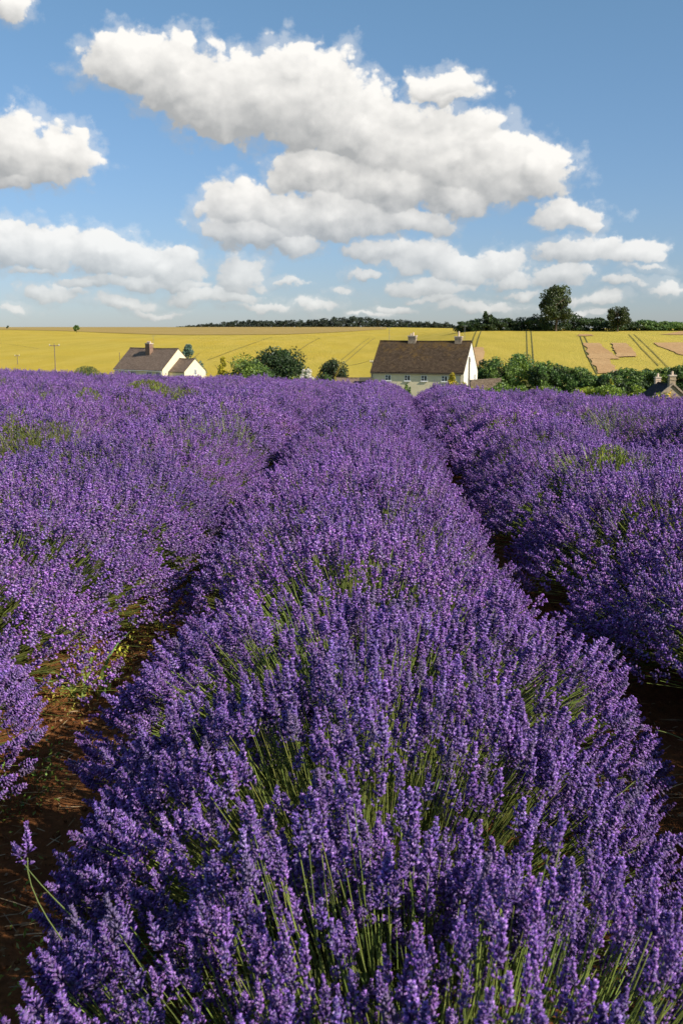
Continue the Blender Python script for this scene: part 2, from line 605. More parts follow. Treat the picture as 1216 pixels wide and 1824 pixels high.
near_pts = [(-60, 0.3), (-10, 0.05), (0, 0.0), (10, -0.12), (20, -0.38), (30, -0.78), (42, -1.45), (60, -3.2), (100, -6.9), (150, -9.3)]
P_MAIN = pchip(*zip(*(near_pts + [(220, -9.5), (300, -8.2), (450, -4.9), (650, -1.9), (900, 1.3), (1300, 6.6), (1800, 6.5), (6000, -20)])))
P_RIGHT = pchip(*zip(*(near_pts + [(190, -9.0), (230, -7.4), (300, -4.0), (380, -0.3), (440, 2.0), (480, 2.5), (700, 3.0), (1300, 5.0), (1800, 5.0), (6000, -20)])))


def sstep(x, a, b):
    t = np.clip((np.asarray(x, float) - a) / (b - a), 0, 1)
    return t * t * (3 - 2 * t)


def Gz(X, Y):
    X = np.asarray(X, float); Y = np.asarray(Y, float)
    Yp = np.maximum(Y, 1.0)
    wr = sstep(X / Yp, 0.03, 0.14)
    z = P_MAIN(Y) * (1 - wr) + P_RIGHT(Y) * wr
    k = np.clip(Y / 40.0, 0, 1) ** 1.5 * (1 - sstep(Y, 45, 110))
    z = z - np.clip(X, -30, 0) * 0.038 * k - np.clip(X, 0, 30) * 0.09 * np.clip((Y - 3) / 40, 0, 1) * (1 - sstep(Y, 45, 110))
    z = z + 1.3 * sstep(-X, 8, 34) * np.exp(-((Y - 190) / 60.0) ** 2)
    return z


def on_ground(px, py, y0=120.0, y1=1290.0):
    """where the ray through a photo pixel meets the far ground"""
    d = ray(px, py)
    Ys = np.geomspace(y0, y1, 1500)
    P = CAM[None, :] + d[None, :] * (Ys / d[1])[:, None]
    below = P[:, 2] < Gz(P[:, 0], P[:, 1])
    k = int(np.argmax(below)) if below.any() else len(Ys) - 1
    return P[k]


def noise2(x, y, seed=0):
    """cheap smooth value noise"""
    r = np.random.default_rng(seed); t = r.random((64, 64))
    xi, yi = np.floor(x).astype(int), np.floor(y).astype(int)
    fx, fy = x - xi, y - yi
    fx, fy = fx * fx * (3 - 2 * fx), fy * fy * (3 - 2 * fy)
    g = lambda a, b: t[a % 64, b % 64]
    return (g(xi, yi) * (1 - fx) + g(xi + 1, yi) * fx) * (1 - fy) + (g(xi, yi + 1) * (1 - fx) + g(xi + 1, yi + 1) * fx) * fy


def sheet(name, X, Y, Z, mat, label=None, kind='structure'):
    r, c = X.shape
    V = np.stack([X, Y, Z], -1).reshape(-1, 3)
    i = np.arange(r * c).reshape(r, c)
    a, b, d, e = i[:-1, :-1].ravel(), i[:-1, 1:].ravel(), i[1:, 1:].ravel(), i[1:, :-1].ravel()
    T = np.concatenate([np.stack([a, b, d], 1), np.stack([a, d, e], 1)])
    me = tri_mesh(name, V, T, mat, smooth=True)
    return tag(link(name, me), label, kind=kind)


ys = np.concatenate([np.linspace(-60, 40, 20), np.geomspace(44, 6000, 230)])
us = np.linspace(-1.0, 1.0, 161)
U, Yg = np.meshgrid(us, ys)
Xg = U * (np.maximum(Yg, -40) + 90) * 0.9
Zg = Gz(Xg, Yg)
low_ = (1 - sstep(Yg, 42, 50)) * 0.5
# the far golden field starts behind the houses; before it rough meadow
n_split = int(np.searchsorted(ys, 205))
sheet('ground', Xg[:n_split + 1], Yg[:n_split + 1], (Zg - low_)[:n_split + 1], M['meadow'], 'rough green ground between the lavender and the houses')
sheet('golden_field', Xg[n_split:], Yg[n_split:], Zg[n_split:], M['crop'], 'broad golden barley field rising behind the houses')


# soil of the lavender field; fine near the camera where the paths show
xs = np.concatenate([np.linspace(-24, -4.2, 40), np.arange(-4, 4.01, 0.05), np.linspace(4.2, 24, 40)])
ysn = np.concatenate([np.linspace(-8, 0.2, 20), np.arange(0.3, 9, 0.05), np.linspace(9.2, 47, 120)])
Xs, Ys_ = np.meshgrid(xs, ysn)
Zs = Gz(Xs, Ys_)
Zs = Zs + 0.045 * (noise2(Xs * 2.2, Ys_ * 1.6, 3) - .5) + 0.03 * (noise2(Xs * 9, Ys_ * 9, 4) - .5) + 0.018 * (noise2(Xs * 27, Ys_ * 27, 5) - .5)
sheet('soil', Xs, Ys_, Zs, M['soil'], 'red-brown soil between the lavender rows')


def drape(name, poly, mat, label, lift=0.12, n=26, kind='structure'):
    """a sheet over the ground inside a quad given by four photo pixels"""
    p = [on_ground(*q) for q in poly]
    s = np.linspace(0, 1, n)
    A = p[0][None, :] * (1 - s[:, None]) + p[1][None, :] * s[:, None]
    B = p[3][None, :] * (1 - s[:, None]) + p[2][None, :] * s[:, None]
    P = A[None] * (1 - s[:, None, None]) + B[None] * s[:, None, None]
    rag = noise2(P[..., 0] * .45, P[..., 1] * .12, 9) - .5
    P[..., 0] += 1.2 * rag
    P[..., 1] += 3.0 * (noise2(P[..., 0] * .35, P[..., 1] * .10, 12) - .5)
    return sheet(name, P[..., 0], P[..., 1], Gz(P[..., 0], P[..., 1]) + lift, mat, label, kind)


def strip(name, pts, width, mat, label, lift=0.16):
    P = np.array([on_ground(*q) for q in pts])
    out = []
    for a, b in zip(P[:-1], P[1:]):
        m = max(4, int(np.linalg.norm(b - a) / 6))
        for t in np.linspace(0, 1, m, endpoint=False): out.append(a * (1 - t) + b * t)
    out.append(P[-1]); P = np.array(out)
    d = np.gradient(P[:, :2], axis=0); d /= np.linalg.norm(d, axis=1)[:, None] + 1e-9
    nn = np.stack([d[:, 1], -d[:, 0]], 1)
    wob = 1 + 0.3 * (rng.random(len(P)) - .5)
    L = P[:, :2] - nn * width / 2 * wob[:, None]; Rr = P[:, :2] + nn * width / 2 * wob[:, None]
    X = np.stack([L[:, 0], P[:, 0], Rr[:, 0]], 1); Y = np.stack([L[:, 1], P[:, 1], Rr[:, 1]], 1)
    return sheet(name, X, Y, Gz(X, Y) + lift, mat, label)


# brownish far field on the left skyline (above a curved boundary)
bx = [-500, -150, 0, 120, 200, 330, 500, 600, 690]
by = [586, 586.5, 587.5, 590, 593.5, 597, 596, 592, 586.6]
fb = pchip(bx, by)
cols = np.linspace(-500, 688, 90)
PX, PY = [], []
base = [on_ground(c, float(fb(c))) for c in cols]
rows_ = []
for t in np.linspace(0, 1, 40):
    rr = []
    for bpt in base:
        Yv = bpt[1] * (1 - t) + 1700 * t
        rr.append((bpt[0] * Yv / bpt[1], Yv))
    rows_.append(rr)
A_ = np.array(rows_)
sheet('stubble_field', A_[..., 0], A_[..., 1], Gz(A_[..., 0], A_[..., 1]) + 0.25, M['stubble'], 'browner far field along the left skyline')

# bare soil patches in the golden field
drape('bare_soil_patch', [(1064, 667), (1099, 664), (1084, 638), (1050, 638)], M['bare'], 'pinkish bare strip of soil running down the golden field', 0.20)
drape('bare_soil_patch', [(1050, 641), (1104, 641), (1066, 612.2), (1039, 612.2)], M['bare'], 'pinkish bare soil patch right of the paired tracks', 0.24)
drape('bare_soil_patch', [(1098, 637.5), (1135, 636), (1114, 612.5), (1088, 612.5)], M['bare'], 'narrow bare soil patch beside the green spit', 0.28)
drape('bare_soil_patch', [(1206, 632), (1290, 640), (1290, 611), (1160, 611)], M['bare'], 'bare soil patch at the right edge of the golden field', 0.20)
drape('bare_soil_patch', [(838, 655), (864, 648), (862, 620), (836, 621)], M['bare'], 'bare soil patch beside the house gable', 0.20)
drape('bare_soil_patch', [(1176, 596.5), (1290, 598), (1290, 590), (1210, 591)], M['bare'], 'thin bare soil strip under the right hand hedge', 0.20)
drape('bare_soil_patch', [(1028, 599), (1058, 599), (1052, 596), (1028, 596)], M['bare'], 'tiny bare soil patch high on the golden field', 0.20)
TW = 0.27
for pts, lb in [
    ([(849, 589), (843, 602), (838, 620)], 'left track of the pair above the house gable'),
    ([(857, 589), (852, 602), (847, 620)], 'right track of the pair above the house gable'),
    ([(937, 590), (938, 612), (939, 640)], 'left one of the upright dark tracks in the golden field'),
    ([(945, 590), (947, 612), (950, 650)], 'right one of the upright dark tracks in the golden field'),
    ([(1031, 596), (1042, 628), (1063, 668)], 'dark track along the left side of the bare strip'),
    ([(1038, 596), (1046, 612)], 'short track ending at the top of the bare patch'),
    ([(1119, 596), (1142, 622), (1172, 652)], 'left track of the slanting pair at the right'),
    ([(1128, 596), (1158, 624), (1196, 662)], 'right track of the slanting pair at the right'),
    ([(658, 602), (632, 622), (608, 642)], 'left faint track of the pair left of the house'),
    ([(668, 602), (640, 624), (612, 648)], 'right faint track of the pair left of the house'),
    ([(570, 602), (548, 614), (524, 632)], 'faint track over the dark round tree'),
    ([(486, 600), (440, 616), (370, 642)], 'long faint track across the middle of the golden field'),
    ([(-5, 612), (20, 614), (70, 622)], 'faint track at the far left of the golden field'),
]:
    strip('track', pts, TW if pts[0][0] > 700 else 0.30, M['track'], 'wheel ' + lb)


# ------------------------------------------------------------------ foliage
def jitter_col(base, n, v=0.25, h=0.10):
    base = np.array(base)
    c = base[None, :] * (1 + v * (rng.random((n, 1)) * 2 - 1)) * (1 + h * (rng.random((n, 3)) * 2 - 1))
    return np.clip(c, 0, 1)


def leaf_tris(P, size, C, up=0.2, asp=0.6):
    """one bent leaf (two triangles) at every point"""
    n = len(P)
    d = rng.normal(size=(n, 3)); d[:, 2] += up; d /= np.linalg.norm(d, axis=1)[:, None]
    e = np.cross(d, rng.normal(size=(n, 3))); e /= np.linalg.norm(e, axis=1)[:, None] + 1e-9
    s = size * (0.6 + 0.8 * rng.random((n, 1)))
    f = np.cross(d, e)
    a = P - d * s; b = P + e * s * asp + f * s * .2; c = P + d * s; g = P - e * s * asp + f * s * .2
    V = np.stack([a, b, c, g], 1).reshape(-1, 3)
    i = np.arange(n) * 4
    T = np.concatenate([np.stack([i, i + 1, i + 2], 1), np.stack([i, i + 2, i + 3], 1)])
    return V, T, np.repeat(C, 4, axis=0)


def crown_points(n, w, h, d, z0, lobes, shape):
    """points spread through an uneven crown made of clumps"""
    L = []
    for _ in range(lobes):
        while True:
            p = rng.random(3) * 2 - 1
            if shape == 'cone':
                t = rng.random() ** 1.25
                a = rng.random() * 2 * pi; r = (1 - t) * 0.75
                p = np.array([r * cos(a), r * sin(a), 2 * t - 1]); s = (0.16 + 0.22 * (1 - t)) * (0.8 + .4 * rng.random()); break
            if np.linalg.norm(p) < 1 and (shape != 'tall' or True):
                p = p / max(np.linalg.norm(p), 1e-3) * np.linalg.norm(p) ** 0.5 * 0.74
                s = 0.24 + 0.20 * rng.random(); break
        L.append((p, s))
    per = n // lobes
    out = []
    for p, s in L:
        q = rng.normal(size=(per, 3)); q /= np.linalg.norm(q, axis=1)[:, None]
        q *= (rng.random((per, 1)) ** 0.35) * s
        q[:, 2] *= 0.8
        out.append(p[None, :] + q)
    Q = np.concatenate(out)
    return Q * np.array([w / 2, d / 2, h / 2]) + np.array([0, 0, z0 + h / 2])


def tree(name, px, py_top, Y, width_px, label, cat, cols, group=None, shape='round', n=2600, leaf=0.30, trunk=0.12,
         py_base=None, lobes=22, depth=0.9, limbs=True, seed=None):
    top = at(px, py_top, Y)
    X = top[0]
    zb = float(Gz(X, Y)) if py_base is None else at(px, py_base, Y)[2]
    H = top[2] - zb
    Wd = width_px / F_PX * Y
    t = tag(empty(name, (X, Y, zb - 0.05), rng.random() * 0.6), label, cat, group)
    tr = H * trunk
    # trunk with limbs
    mb = MB()
    r = max(0.06, H * 0.028)
    mb.tube([(0, 0, 0), (0.02 * H, 0, H * 0.25), (0, 0.015 * H, H * 0.5), (0.0, 0, H * 0.8)], r, r * 0.25, 7)
    if limbs:
        for k in range(7):
            a = k * 2.4 + rng.random(); z = H * (0.22 + 0.07 * k)
            e = np.array([cos(a) * Wd * 0.36, sin(a) * Wd * 0.33, z + H * 0.22])
            mb.tube([(0, 0, z), (e[0] * .5, e[1] * .5, z + (e[2] - z) * .4), e], r * 0.45, r * 0.1, 5)
    mb.build('trunk', M['bark'], t)
    P = crown_points(n, Wd, H - tr, Wd * depth, tr, lobes, shape)
    nk = len(P)
    pick = rng.integers(0, len(cols), nk // max(1, (nk // lobes)) + 2)
    ci = np.repeat(pick, max(1, nk // lobes))[:nk]
    if len(ci) < nk: ci = np.concatenate([ci, np.zeros(nk - len(ci), int)])
    C = np.array(cols)[ci] * (1 + 0.35 * (rng.random((nk, 1)) * 2 - 1))
    V, T, CC = leaf_tris(P, leaf, np.clip(C, 0, 1))
    link('crown', tri_mesh('crown', V, T, M['leaf'], CC), t)
    return t


DK = [(0.042, 0.072, 0.028), (0.055, 0.092, 0.034)]
MG = [(0.10, 0.185, 0.05), (0.14, 0.22, 0.05)]
LG = [(0.24, 0.31, 0.045), (0.19, 0.27, 0.045)]
GOLD = [(0.50, 0.42, 0.04), (0.38, 0.34, 0.04)]
BLUE = [(0.15, 0.23, 0.18), (0.11, 0.18, 0.13)]

# garden trees left of the house
tree('conifer', 397, 638, 150, 46, 'small golden conifer at the left end of the garden trees', 'conifer', GOLD, shape='cone', n=3400, leaf=.15, lobes=40)
tree('garden_shrub', 440, 628, 146, 108, 'broad mid green shrub between golden conifer and dark tree', 'shrub', MG + LG[1:], n=8500, leaf=.17, trunk=-.15, lobes=44)
tree('garden_tree', 494, 610, 160, 128, 'dark green round tree, largest of the trees between the houses', 'tree', DK + [(0.07, 0.115, 0.04)], n=15000, leaf=.20, trunk=-.12, lobes=54)
tree('garden_shrub', 536, 655, 148, 46, 'low yellow-green shrub at the foot of the dark tree', 'shrub', LG + MG, n=1400, leaf=.15, trunk=.03)
tree('garden_tree', 594, 633, 165, 56, 'slim grey-green weeping tree left of the low stone roof', 'tree', [(0.08, 0.11, 0.05), (0.05, 0.075, 0.035)], n=4500, leaf=.17, trunk=.05, lobes=34)
tree('garden_shrub', 572, 657, 152, 56, 'dark low shrub between white bush and weeping tree', 'shrub', DK + MG, n=2200, leaf=.16, trunk=.03)
tree('conifer', 336, 616, 215, 64, 'blue-green conifer behind the bungalow gable', 'conifer', BLUE, shape='cone', n=3200, leaf=.22, lobes=40)
t_ = tree('flowering_shrub', 547, 655, 144, 30, 'white flowering shrub in front of the dark tree', 'shrub', MG, n=1500, leaf=.14, trunk=.03)
Hh = 3.0
P = crown_points(1300, 32 / F_PX * 144, 2.6, 2.3, 3.1, 14, 'round')
V, T, CC = leaf_tris(P, 0.11, jitter_col((0.80, 0.76, 0.66), len(P), 0.1, 0.04))
link('blossom', tri_mesh('blossom', V, T, M['leaf'], CC), t_)

# bushes by the main house
tree('garden_shrub', 725, 681, 138, 17, 'small round green bush against the cream house wall', 'shrub', MG, n=800, leaf=.12, trunk=.05)
tree('conifer', 805, 666, 134, 46, 'golden conifer by the right corner of the cream house', 'conifer', GOLD, shape='cone', n=4200, leaf=.13, lobes=44)
tree('garden_shrub', 822, 675, 132, 40, 'low golden bush in front of the cream house corner', 'shrub', GOLD + LG[:1], n=3000, leaf=.13, lobes=26, trunk=.03)
tree('garden_shrub', 838, 686, 130, 24, 'tiny golden green shrub at the foot of the pole', 'shrub', GOLD[1:] + LG, n=800, leaf=.12, trunk=.03)
tree('garden_shrub', 884, 676, 135, 64, 'low lime green shrub in front of the stone wall', 'shrub', LG + MG[1:], n=3200, leaf=.15, trunk=.03, lobes=30)

# belt of trees right of the house
for i, (px, py, Y, wp, lb) in enumerate([
        (865, 640, 172, 44, 'bushy green tree just right of the house gable'),
        (893, 636, 168, 50, 'green tree second from the house gable'),
        (925, 630, 170, 58, 'tallest rounded green tree in the belt right of the house'),
        (968, 641, 166, 46, 'green tree under the upright dark tracks'),
        (1000, 648, 168, 44, 'green tree in the middle of the belt with flat top'),
        (1030, 653, 166, 44, 'mid green tree left of the bare soil strip'),
        (1062, 668, 164, 40, 'low dark tree below the bare soil strip'),
        (1088, 664, 160, 46, 'grey-green tree right of the bare soil strip foot'),
        (1120, 655, 172, 56, 'dense green tree left of the slate roofed cottage'),
        (1150, 658, 180, 36, 'olive green tree behind the first chimney'),
        (1176, 652, 178, 52, 'dark green tree behind the slate roof'),
        (1216, 648, 172, 44, 'dark tree at the right edge behind the cottage gable'),
        (1262, 644, 172, 60, 'dark tree beyond the right edge of the cottage')]):
    tree('belt_tree', px, py - 4, Y, wp * 1.34, lb, 'tree', [MG + DK[1:], MG, MG + LG[1:], MG + DK][i % 4], 'trees in the belt right of the house',
         n=6000, leaf=.19, trunk=-.1, lobes=40)
tree('conifer', 1088, 672, 150, 20, 'golden green pointed conifer in front of the tree belt', 'conifer', GOLD[1:] + LG, shape='cone', n=1400, leaf=.14)
tree('garden_shrub', 1132, 683, 140, 46, 'bright lime shrub left of the slate roofed cottage', 'shrub', [(0.34, 0.40, 0.04)] + LG, n=2600, leaf=.14, trunk=.03)
tree('garden_shrub', 1040, 684, 138, 70, 'long low lime green hedge in front of the tree belt', 'shrub', [(0.32, 0.38, 0.04)] + LG, n=3600, leaf=.14, trunk=.03, lobes=34)
tree('garden_shrub', 978, 684, 140, 60, 'low rough green shrub left of the lime hedge', 'shrub', LG + MG, n=3000, leaf=.14, trunk=.03, lobes=30)
tree('garden_shrub', 925, 684, 140, 50, 'low green shrub below the tallest belt tree', 'shrub', MG + LG, n=2600, leaf=.14, trunk=.03, lobes=30)

tree('garden_shrub', 1085, 681, 136, 60, 'lime green shrub left of the golden pointed conifer foot', 'shrub', [(0.34, 0.40, 0.04)] + LG, n=3000, leaf=.14, trunk=.03, lobes=30)
tree('garden_shrub', 1176, 694, 120, 40, 'low pale green shrub under the slate roof', 'shrub', LG + MG[1:], n=2000, leaf=.12, trunk=.03, lobes=24)
# skyline trees on the right
tree('oak_tree', 992, 504, 425, 70, 'tallest tree on the right skyline with open leafy crown', 'tree', [(0.06, 0.085, 0.03), (0.085, 0.115, 0.04)], n=11000, leaf=.42, trunk=.10, lobes=30)
tree('skyline_tree', 1101, 541, 420, 46, 'round dark tree right of the tallest skyline tree', 'tree', [(0.045, 0.065, 0.022), (0.06, 0.08, 0.028)], n=5000, leaf=.38, trunk=.06, lobes=26)
tree('skyline_tree', 869, 548, 430, 22, 'thin pointed tree at the left end of the skyline hedge', 'tree', DK, n=1800, leaf=.4, trunk=.06, lobes=14)
for px, py, wp, lb in [
        (830, 569, 34, 'low dark bush at the left start of the skyline hedge'), (850, 566, 34, 'dark bush left of the thin pointed tree'),
        (872, 562, 36, 'dark bush below the thin pointed tree'), (899, 563, 34, 'dark bush second right of the thin pointed tree'),
        (930, 565, 40, 'dark bush midway between pointed tree and tallest tree'), (958, 556, 34, 'dark bush left of the tallest skyline tree'),
        (984, 560, 50, 'dark bush under the tallest skyline tree'), (1022, 556, 46, 'dark bush right of the tallest skyline tree'),
        (1045, 561, 44, 'dark bush second right of the tallest skyline tree'), (1070, 563, 40, 'dark bush left of the round skyline tree'),
        (1100, 568, 54, 'low dark bush under the round skyline tree'), (1132, 568, 38, 'dark bush right of the round skyline tree'),
        (1150, 567, 36, 'rounded olive bush on the right skyline'), (1176, 569, 34, 'paler bush near the right edge of the skyline'),
        (1200, 571, 40, 'last pale bush of the skyline hedge at the edge'), (1235, 570, 50, 'bush of the skyline hedge beyond the edge')]:
    tree('hedge_bush', px, py, 432, wp * 1.45, lb, 'bush', (DK if px < 1140 else MG), 'bushes of the skyline hedge on the right',
         n=3000, leaf=.36, trunk=-.25, lobes=20, limbs=False, py_base=590)
tree('field_tree', 136, 578, 700, 12, 'lone small round tree out in the golden field', 'tree', MG, n=900, leaf=.5, trunk=.08, lobes=10, py_base=592.5)
tree('field_tree', 15, 580, 1000, 6, 'tiny lone bush on the far left skyline', 'bush', DK, n=400, leaf=.5, trunk=.04, lobes=6, py_base=586)
tree('field_tree', 535, 578, 1200, 5, 'tiny bush standing before the far wood', 'bush', DK, n=300, leaf=.6, trunk=.04, lobes=6, py_base=587)

# far wood: one mass
Pw, Cw = [], []
for k in range(150):
    px = 318 + (815 - 318) * ((k + rng.random()) / 150)
    topy = float(np.interp(px, [318, 350, 400, 460, 560, 600, 640, 720, 800, 815], [580, 577, 570, 568, 567, 561, 561, 568, 573, 578])) + rng.random() * 3
    Y = 1270 + 60 * rng.random()
    tp = at(px, topy, Y); b = at(px, 590, Y)
    h = tp[2] - b[2]
    q = crown_points(260, 13 + 8 * rng.random(), h, 14, 0, 7, 'round') + np.array([tp[0], Y, b[2]])
    Pw.append(q); Cw.append(np.repeat(jitter_col((0.045, 0.062, 0.042), 1, 0.35, 0.05), len(q), 0))
V, T, CC = leaf_tris(np.concatenate(Pw), 1.0, np.concatenate(Cw))
tag(link('wood', tri_mesh('wood', V, T, M['leaf'], CC)), 'distant dark wood along the centre of the skyline', 'wood', kind='stuff')


# ------------------------------------------------------------------ houses
def window_part(parent, x, z, w_, h_, y=0.0, axis='front', bars=(2, 1), wall_x=0.0, lit=1):
    """casement window > frame bars proud of the wall, dark glass behind; 'front' faces -Y, 'side' faces +X"""
    def tr(b, x0, x1, z0, z1, d0, d1):
        if axis == 'front': b.box(x0, x1, y - d1, y - d0, z0, z1)
        else: b.box(wall_x + d0, wall_x + d1, x0, x1, z0, z1)
    f = MB()
    x0, x1, z0, z1 = x - w_ / 2, x + w_ / 2, z - h_ / 2, z + h_ / 2
    t = 0.09
    tr(f, x0, x1, z1 - t, z1, .01, .07); tr(f, x0, x1, z0, z0 + t, .01, .07)
    tr(f, x0, x0 + t, z0 + t, z1 - t, .01, .07); tr(f, x1 - t, x1, z0 + t, z1 - t, .01, .07)
    for k in range(1, bars[0]):
        xc = x0 + w_ * k / bars[0]; tr(f, xc - .06, xc + .06, z0 + t, z1 - t, .012, .066)
    for k in range(1, bars[1]):
        zc = z0 + h_ * k / bars[1]; tr(f, x0 + t, x - .06, zc - .04, zc + .04, .014, .064)
    fo = f.build('window', M['white_paint'], parent)
    g = MB(); tr(g, x0 + t, x1 - t, z0 + t, z1 - t, .003, .02)
    g.build('pane', M['dark_glass'], fo)
    s = MB(); tr(s, x0 - .08, x1 + .08, z0 - .09, z0 - .002, .012, .14)
    s.build('sill', M['white_paint'], fo)
    return fo


def gable_walls(L, D, He, Hr, mat, parent, name='wall'):
    m = MB()
    x0, x1, y0, y1 = -L / 2, L / 2, 0, D
    m.poly([(x0, y0, -1), (x1, y0, -1), (x1, y0, He), (x0, y0, He)])
    m.poly([(x1, y1, -1), (x0, y1, -1), (x0, y1, He), (x1, y1, He)])
    m.poly([(x1, y0, -1), (x1, y1, -1), (x1, y1, He), (x1, D / 2, Hr), (x1, y0, He)])
    m.poly([(x0, y1, -1), (x0, y0, -1), (x0, y0, He), (x0, D / 2, Hr), (x0, y1, He)])
    return m.build(name, mat, parent)


def gable_roof(L, D, He, Hr, mat, parent, over=0.25, og=0.08, th=0.14):
    m = MB()
    sl = (Hr - He) / (D / 2)
    x0, x1 = -L / 2 - og, L / 2 + og
    lz = sqrt((D / 2 + over) ** 2 + (Hr - He + over * sl) ** 2)
    nseg = 24
    for side in (0, 1):
        ye = -over if side == 0 else D + over
        ze = He - over * sl
        for k in range(nseg):      # a slightly sagging, uneven old roof
            a, b = x0 + (x1 - x0) * k / nseg, x0 + (x1 - x0) * (k + 1) / nseg
            sg = lambda x: -0.07 * sin(pi * (x - x0) / (x1 - x0)) + 0.02 * sin(x * 2.1)
            top = [(a, D / 2, Hr + th + sg(a)), (b, D / 2, Hr + th + sg(b))]
            bot = [(a, ye, ze + th), (b, ye, ze + th)]
            q = [bot[0], bot[1], top[1], top[0]] if side == 0 else [bot[1], bot[0], top[0], top[1]]
            u = [(a, 0), (b, 0), (b, lz), (a, lz)] if side == 0 else [(b, 0), (a, 0), (a, lz), (b, lz)]
            m.poly(q, u)
            q = [(a, ye, ze), (b, ye, ze), (b, ye, ze + th), (a, ye, ze + th)]
            m.poly(q if side == 0 else q[::-1], [(0, 0)] * 4)
        m.poly([(x1, ye, ze), (x1, D / 2, Hr), (x1, D / 2, Hr + th), (x1, ye, ze + th)] if side == 0 else
               [(x1, D / 2, Hr), (x1, ye, ze), (x1, ye, ze + th), (x1, D / 2, Hr + th)], [(0, 0)] * 4)
        m.poly([(x0, D / 2, Hr), (x0, ye, ze), (x0, ye, ze + th), (x0, D / 2, Hr + th)], [(0, 0)] * 4)
        m.poly([(x0, ye, ze), (x0, D / 2, Hr), (x1, D / 2, Hr), (x1, ye, ze)], [(0, 0)] * 4)
    rf = m.build('roof', mat, parent)
    rt = MB()
    k = x0
    while k < x1 - 0.01:
        e = min(k + 0.45, x1)
        sg = -0.07 * sin(pi * (k - x0) / (x1 - x0))
        rt.poly([(k, D / 2 - .16, Hr + th - .07 + sg), (e - .02, D / 2 - .16, Hr + th - .07 + sg), (e - .02, D / 2, Hr + th + .08 + sg), (k, D / 2, Hr + th + .08 + sg)])
        rt.poly([(e - .02, D / 2 + .16, Hr + th - .07 + sg), (k, D / 2 + .16, Hr + th - .07 + sg), (k, D / 2, Hr + th + .08 + sg), (e - .02, D / 2, Hr + th + .08 + sg)])
        k = e
    rt.build('ridge_tiles', M['mortar'] if False else mat, rf)
    return rf


def chimney(parent, x, y, z0, z1, w_, d_, mat, pots, pot_h, cap=M['mortar']):
    m = MB().box(x - w_ / 2, x + w_ / 2, y - d_ / 2, y + d_ / 2, z0, z1 - .16)
    m.box(x - w_ / 2 - .05, x + w_ / 2 + .05, y - d_ / 2 - .05, y + d_ / 2 + .05, z0 + (z1 - z0) * .62, z0 + (z1 - z0) * .70)
    ch = m.build('chimney', mat, parent)
    MB().box(x - w_ / 2 - .08, x + w_ / 2 + .08, y - d_ / 2 - .08, y + d_ / 2 + .08, z1 - .157, z1).build('chimney_cap', cap, ch)
    for (ox, hh) in pots:
        MB().tube([(x + ox, y, z1 + .002), (x + ox, y, z1 + pot_h * hh)], 0.17, 0.13, 8).build('chimney_pot', M['pot'], ch)
    return ch


def aerial(parent, x, y, z, h):
    m = MB().tube([(x, y, z), (x, y, z + h)], .03, .03, 5)
    m.tube([(x - .5, y, z + h - .08), (x + .6, y, z + h - .05)], .018, .018, 4)
    for k in range(5): m.tube([(x - .4 + k * .2, y - .25, z + h - .07), (x - .4 + k * .2, y + .25, z + h - .07)], .012, .012, 4)
    return m.build('aerial', M['metal'], parent)


# --- main cream house
AL = R(-21)
fl = at(664.5, 662, 160.0); fr = at(817, 662, 154.0)
c0 = (fl + fr) / 2
L1 = float(np.linalg.norm((fr - fl)[:2]))
ang = atan2(fr[1] - fl[1], fr[0] - fl[0])
YH = 156.5
ang = AL
L1 = 15.0
gz = float(Gz(11.5, YH))
eave_z = at(740, 662, YH)[2] - gz
ridge_z = at(755, 608.5, YH + 4.2)[2] - gz
D1 = 9.0
cpt = at(741.5, 662, YH)
H1 = tag(empty('cream_house', (cpt[0], cpt[1], gz), ang), 'large cream house with steep brown tiled roof and white right gable', 'house')
gable_walls(L1, D1, eave_z, ridge_z, M['cream_render'], H1)
# the right hand gable is paler and less yellow: a skin 3 mm proud of the wall
gm = MB()
gm.box(L1 / 2 + .003, L1 / 2 + .02, 0.0, D1, -1, 0)
gm.poly([(L1 / 2 + .02, 0, 0), (L1 / 2 + .02, D1, 0), (L1 / 2 + .02, D1, eave_z - .1), (L1 / 2 + .02, D1 / 2, ridge_z - .1), (L1 / 2 + .02, 0, eave_z - .1)])
gm.build('gable_render', M['white_render'], H1)
gable_roof(L1, D1, eave_z, ridge_z, M['tile_brown'], H1)
wz = eave_z - 1.02
for px in (694.5, 726.5, 754, 787):
    lx = (px - 741.5) / 152.5 * (L1 + 0.1)
    window_part(H1, lx, wz, 0.95, 0.92, 0.0, 'front', (2, 2))
for lx in (-5.2, 5.0):
    window_part(H1, lx, 1.5, 1.3, 1.2, 0.0, 'front', (2, 1))
window_part(H1, D1 * .38, eave_z - 1.0, .9, 1.0, axis='side', wall_x=L1 / 2 + .02)
window_part(H1, D1 * .78, eave_z - 1.0, .9, 1.0, axis='side', wall_x=L1 / 2 + .02)
window_part(H1, D1 * .42, eave_z + 1.7, .5, .8, axis='side', wall_x=L1 / 2 + .02, bars=(1, 1))
chimney(H1, (711 - 741.5) / 152.5 * L1 + .9, D1 / 2, ridge_z - .3, ridge_z + .95, 1.25, .8, M['chimney_stone'], [(-.25, .9), (.12, 1.3)], .38)
chimney(H1, (803 - 741.5) / 152.5 * L1 - .6, D1 / 2, ridge_z - .3, ridge_z + .85, 1.1, .8, M['chimney_stone'], [(.02, 2.0)], .38)
aerial(H1, -6.0, D1 / 2, ridge_z, 2.3)
aerial(H1, 6.4, D1 / 2, ridge_z, 2.5)
g = MB().tube([(-L1 / 2, -.3, eave_z - .33), (L1 / 2, -.3, eave_z - .33)], .07, .07, 6); g.build('gutter', M['gutter'], H1)
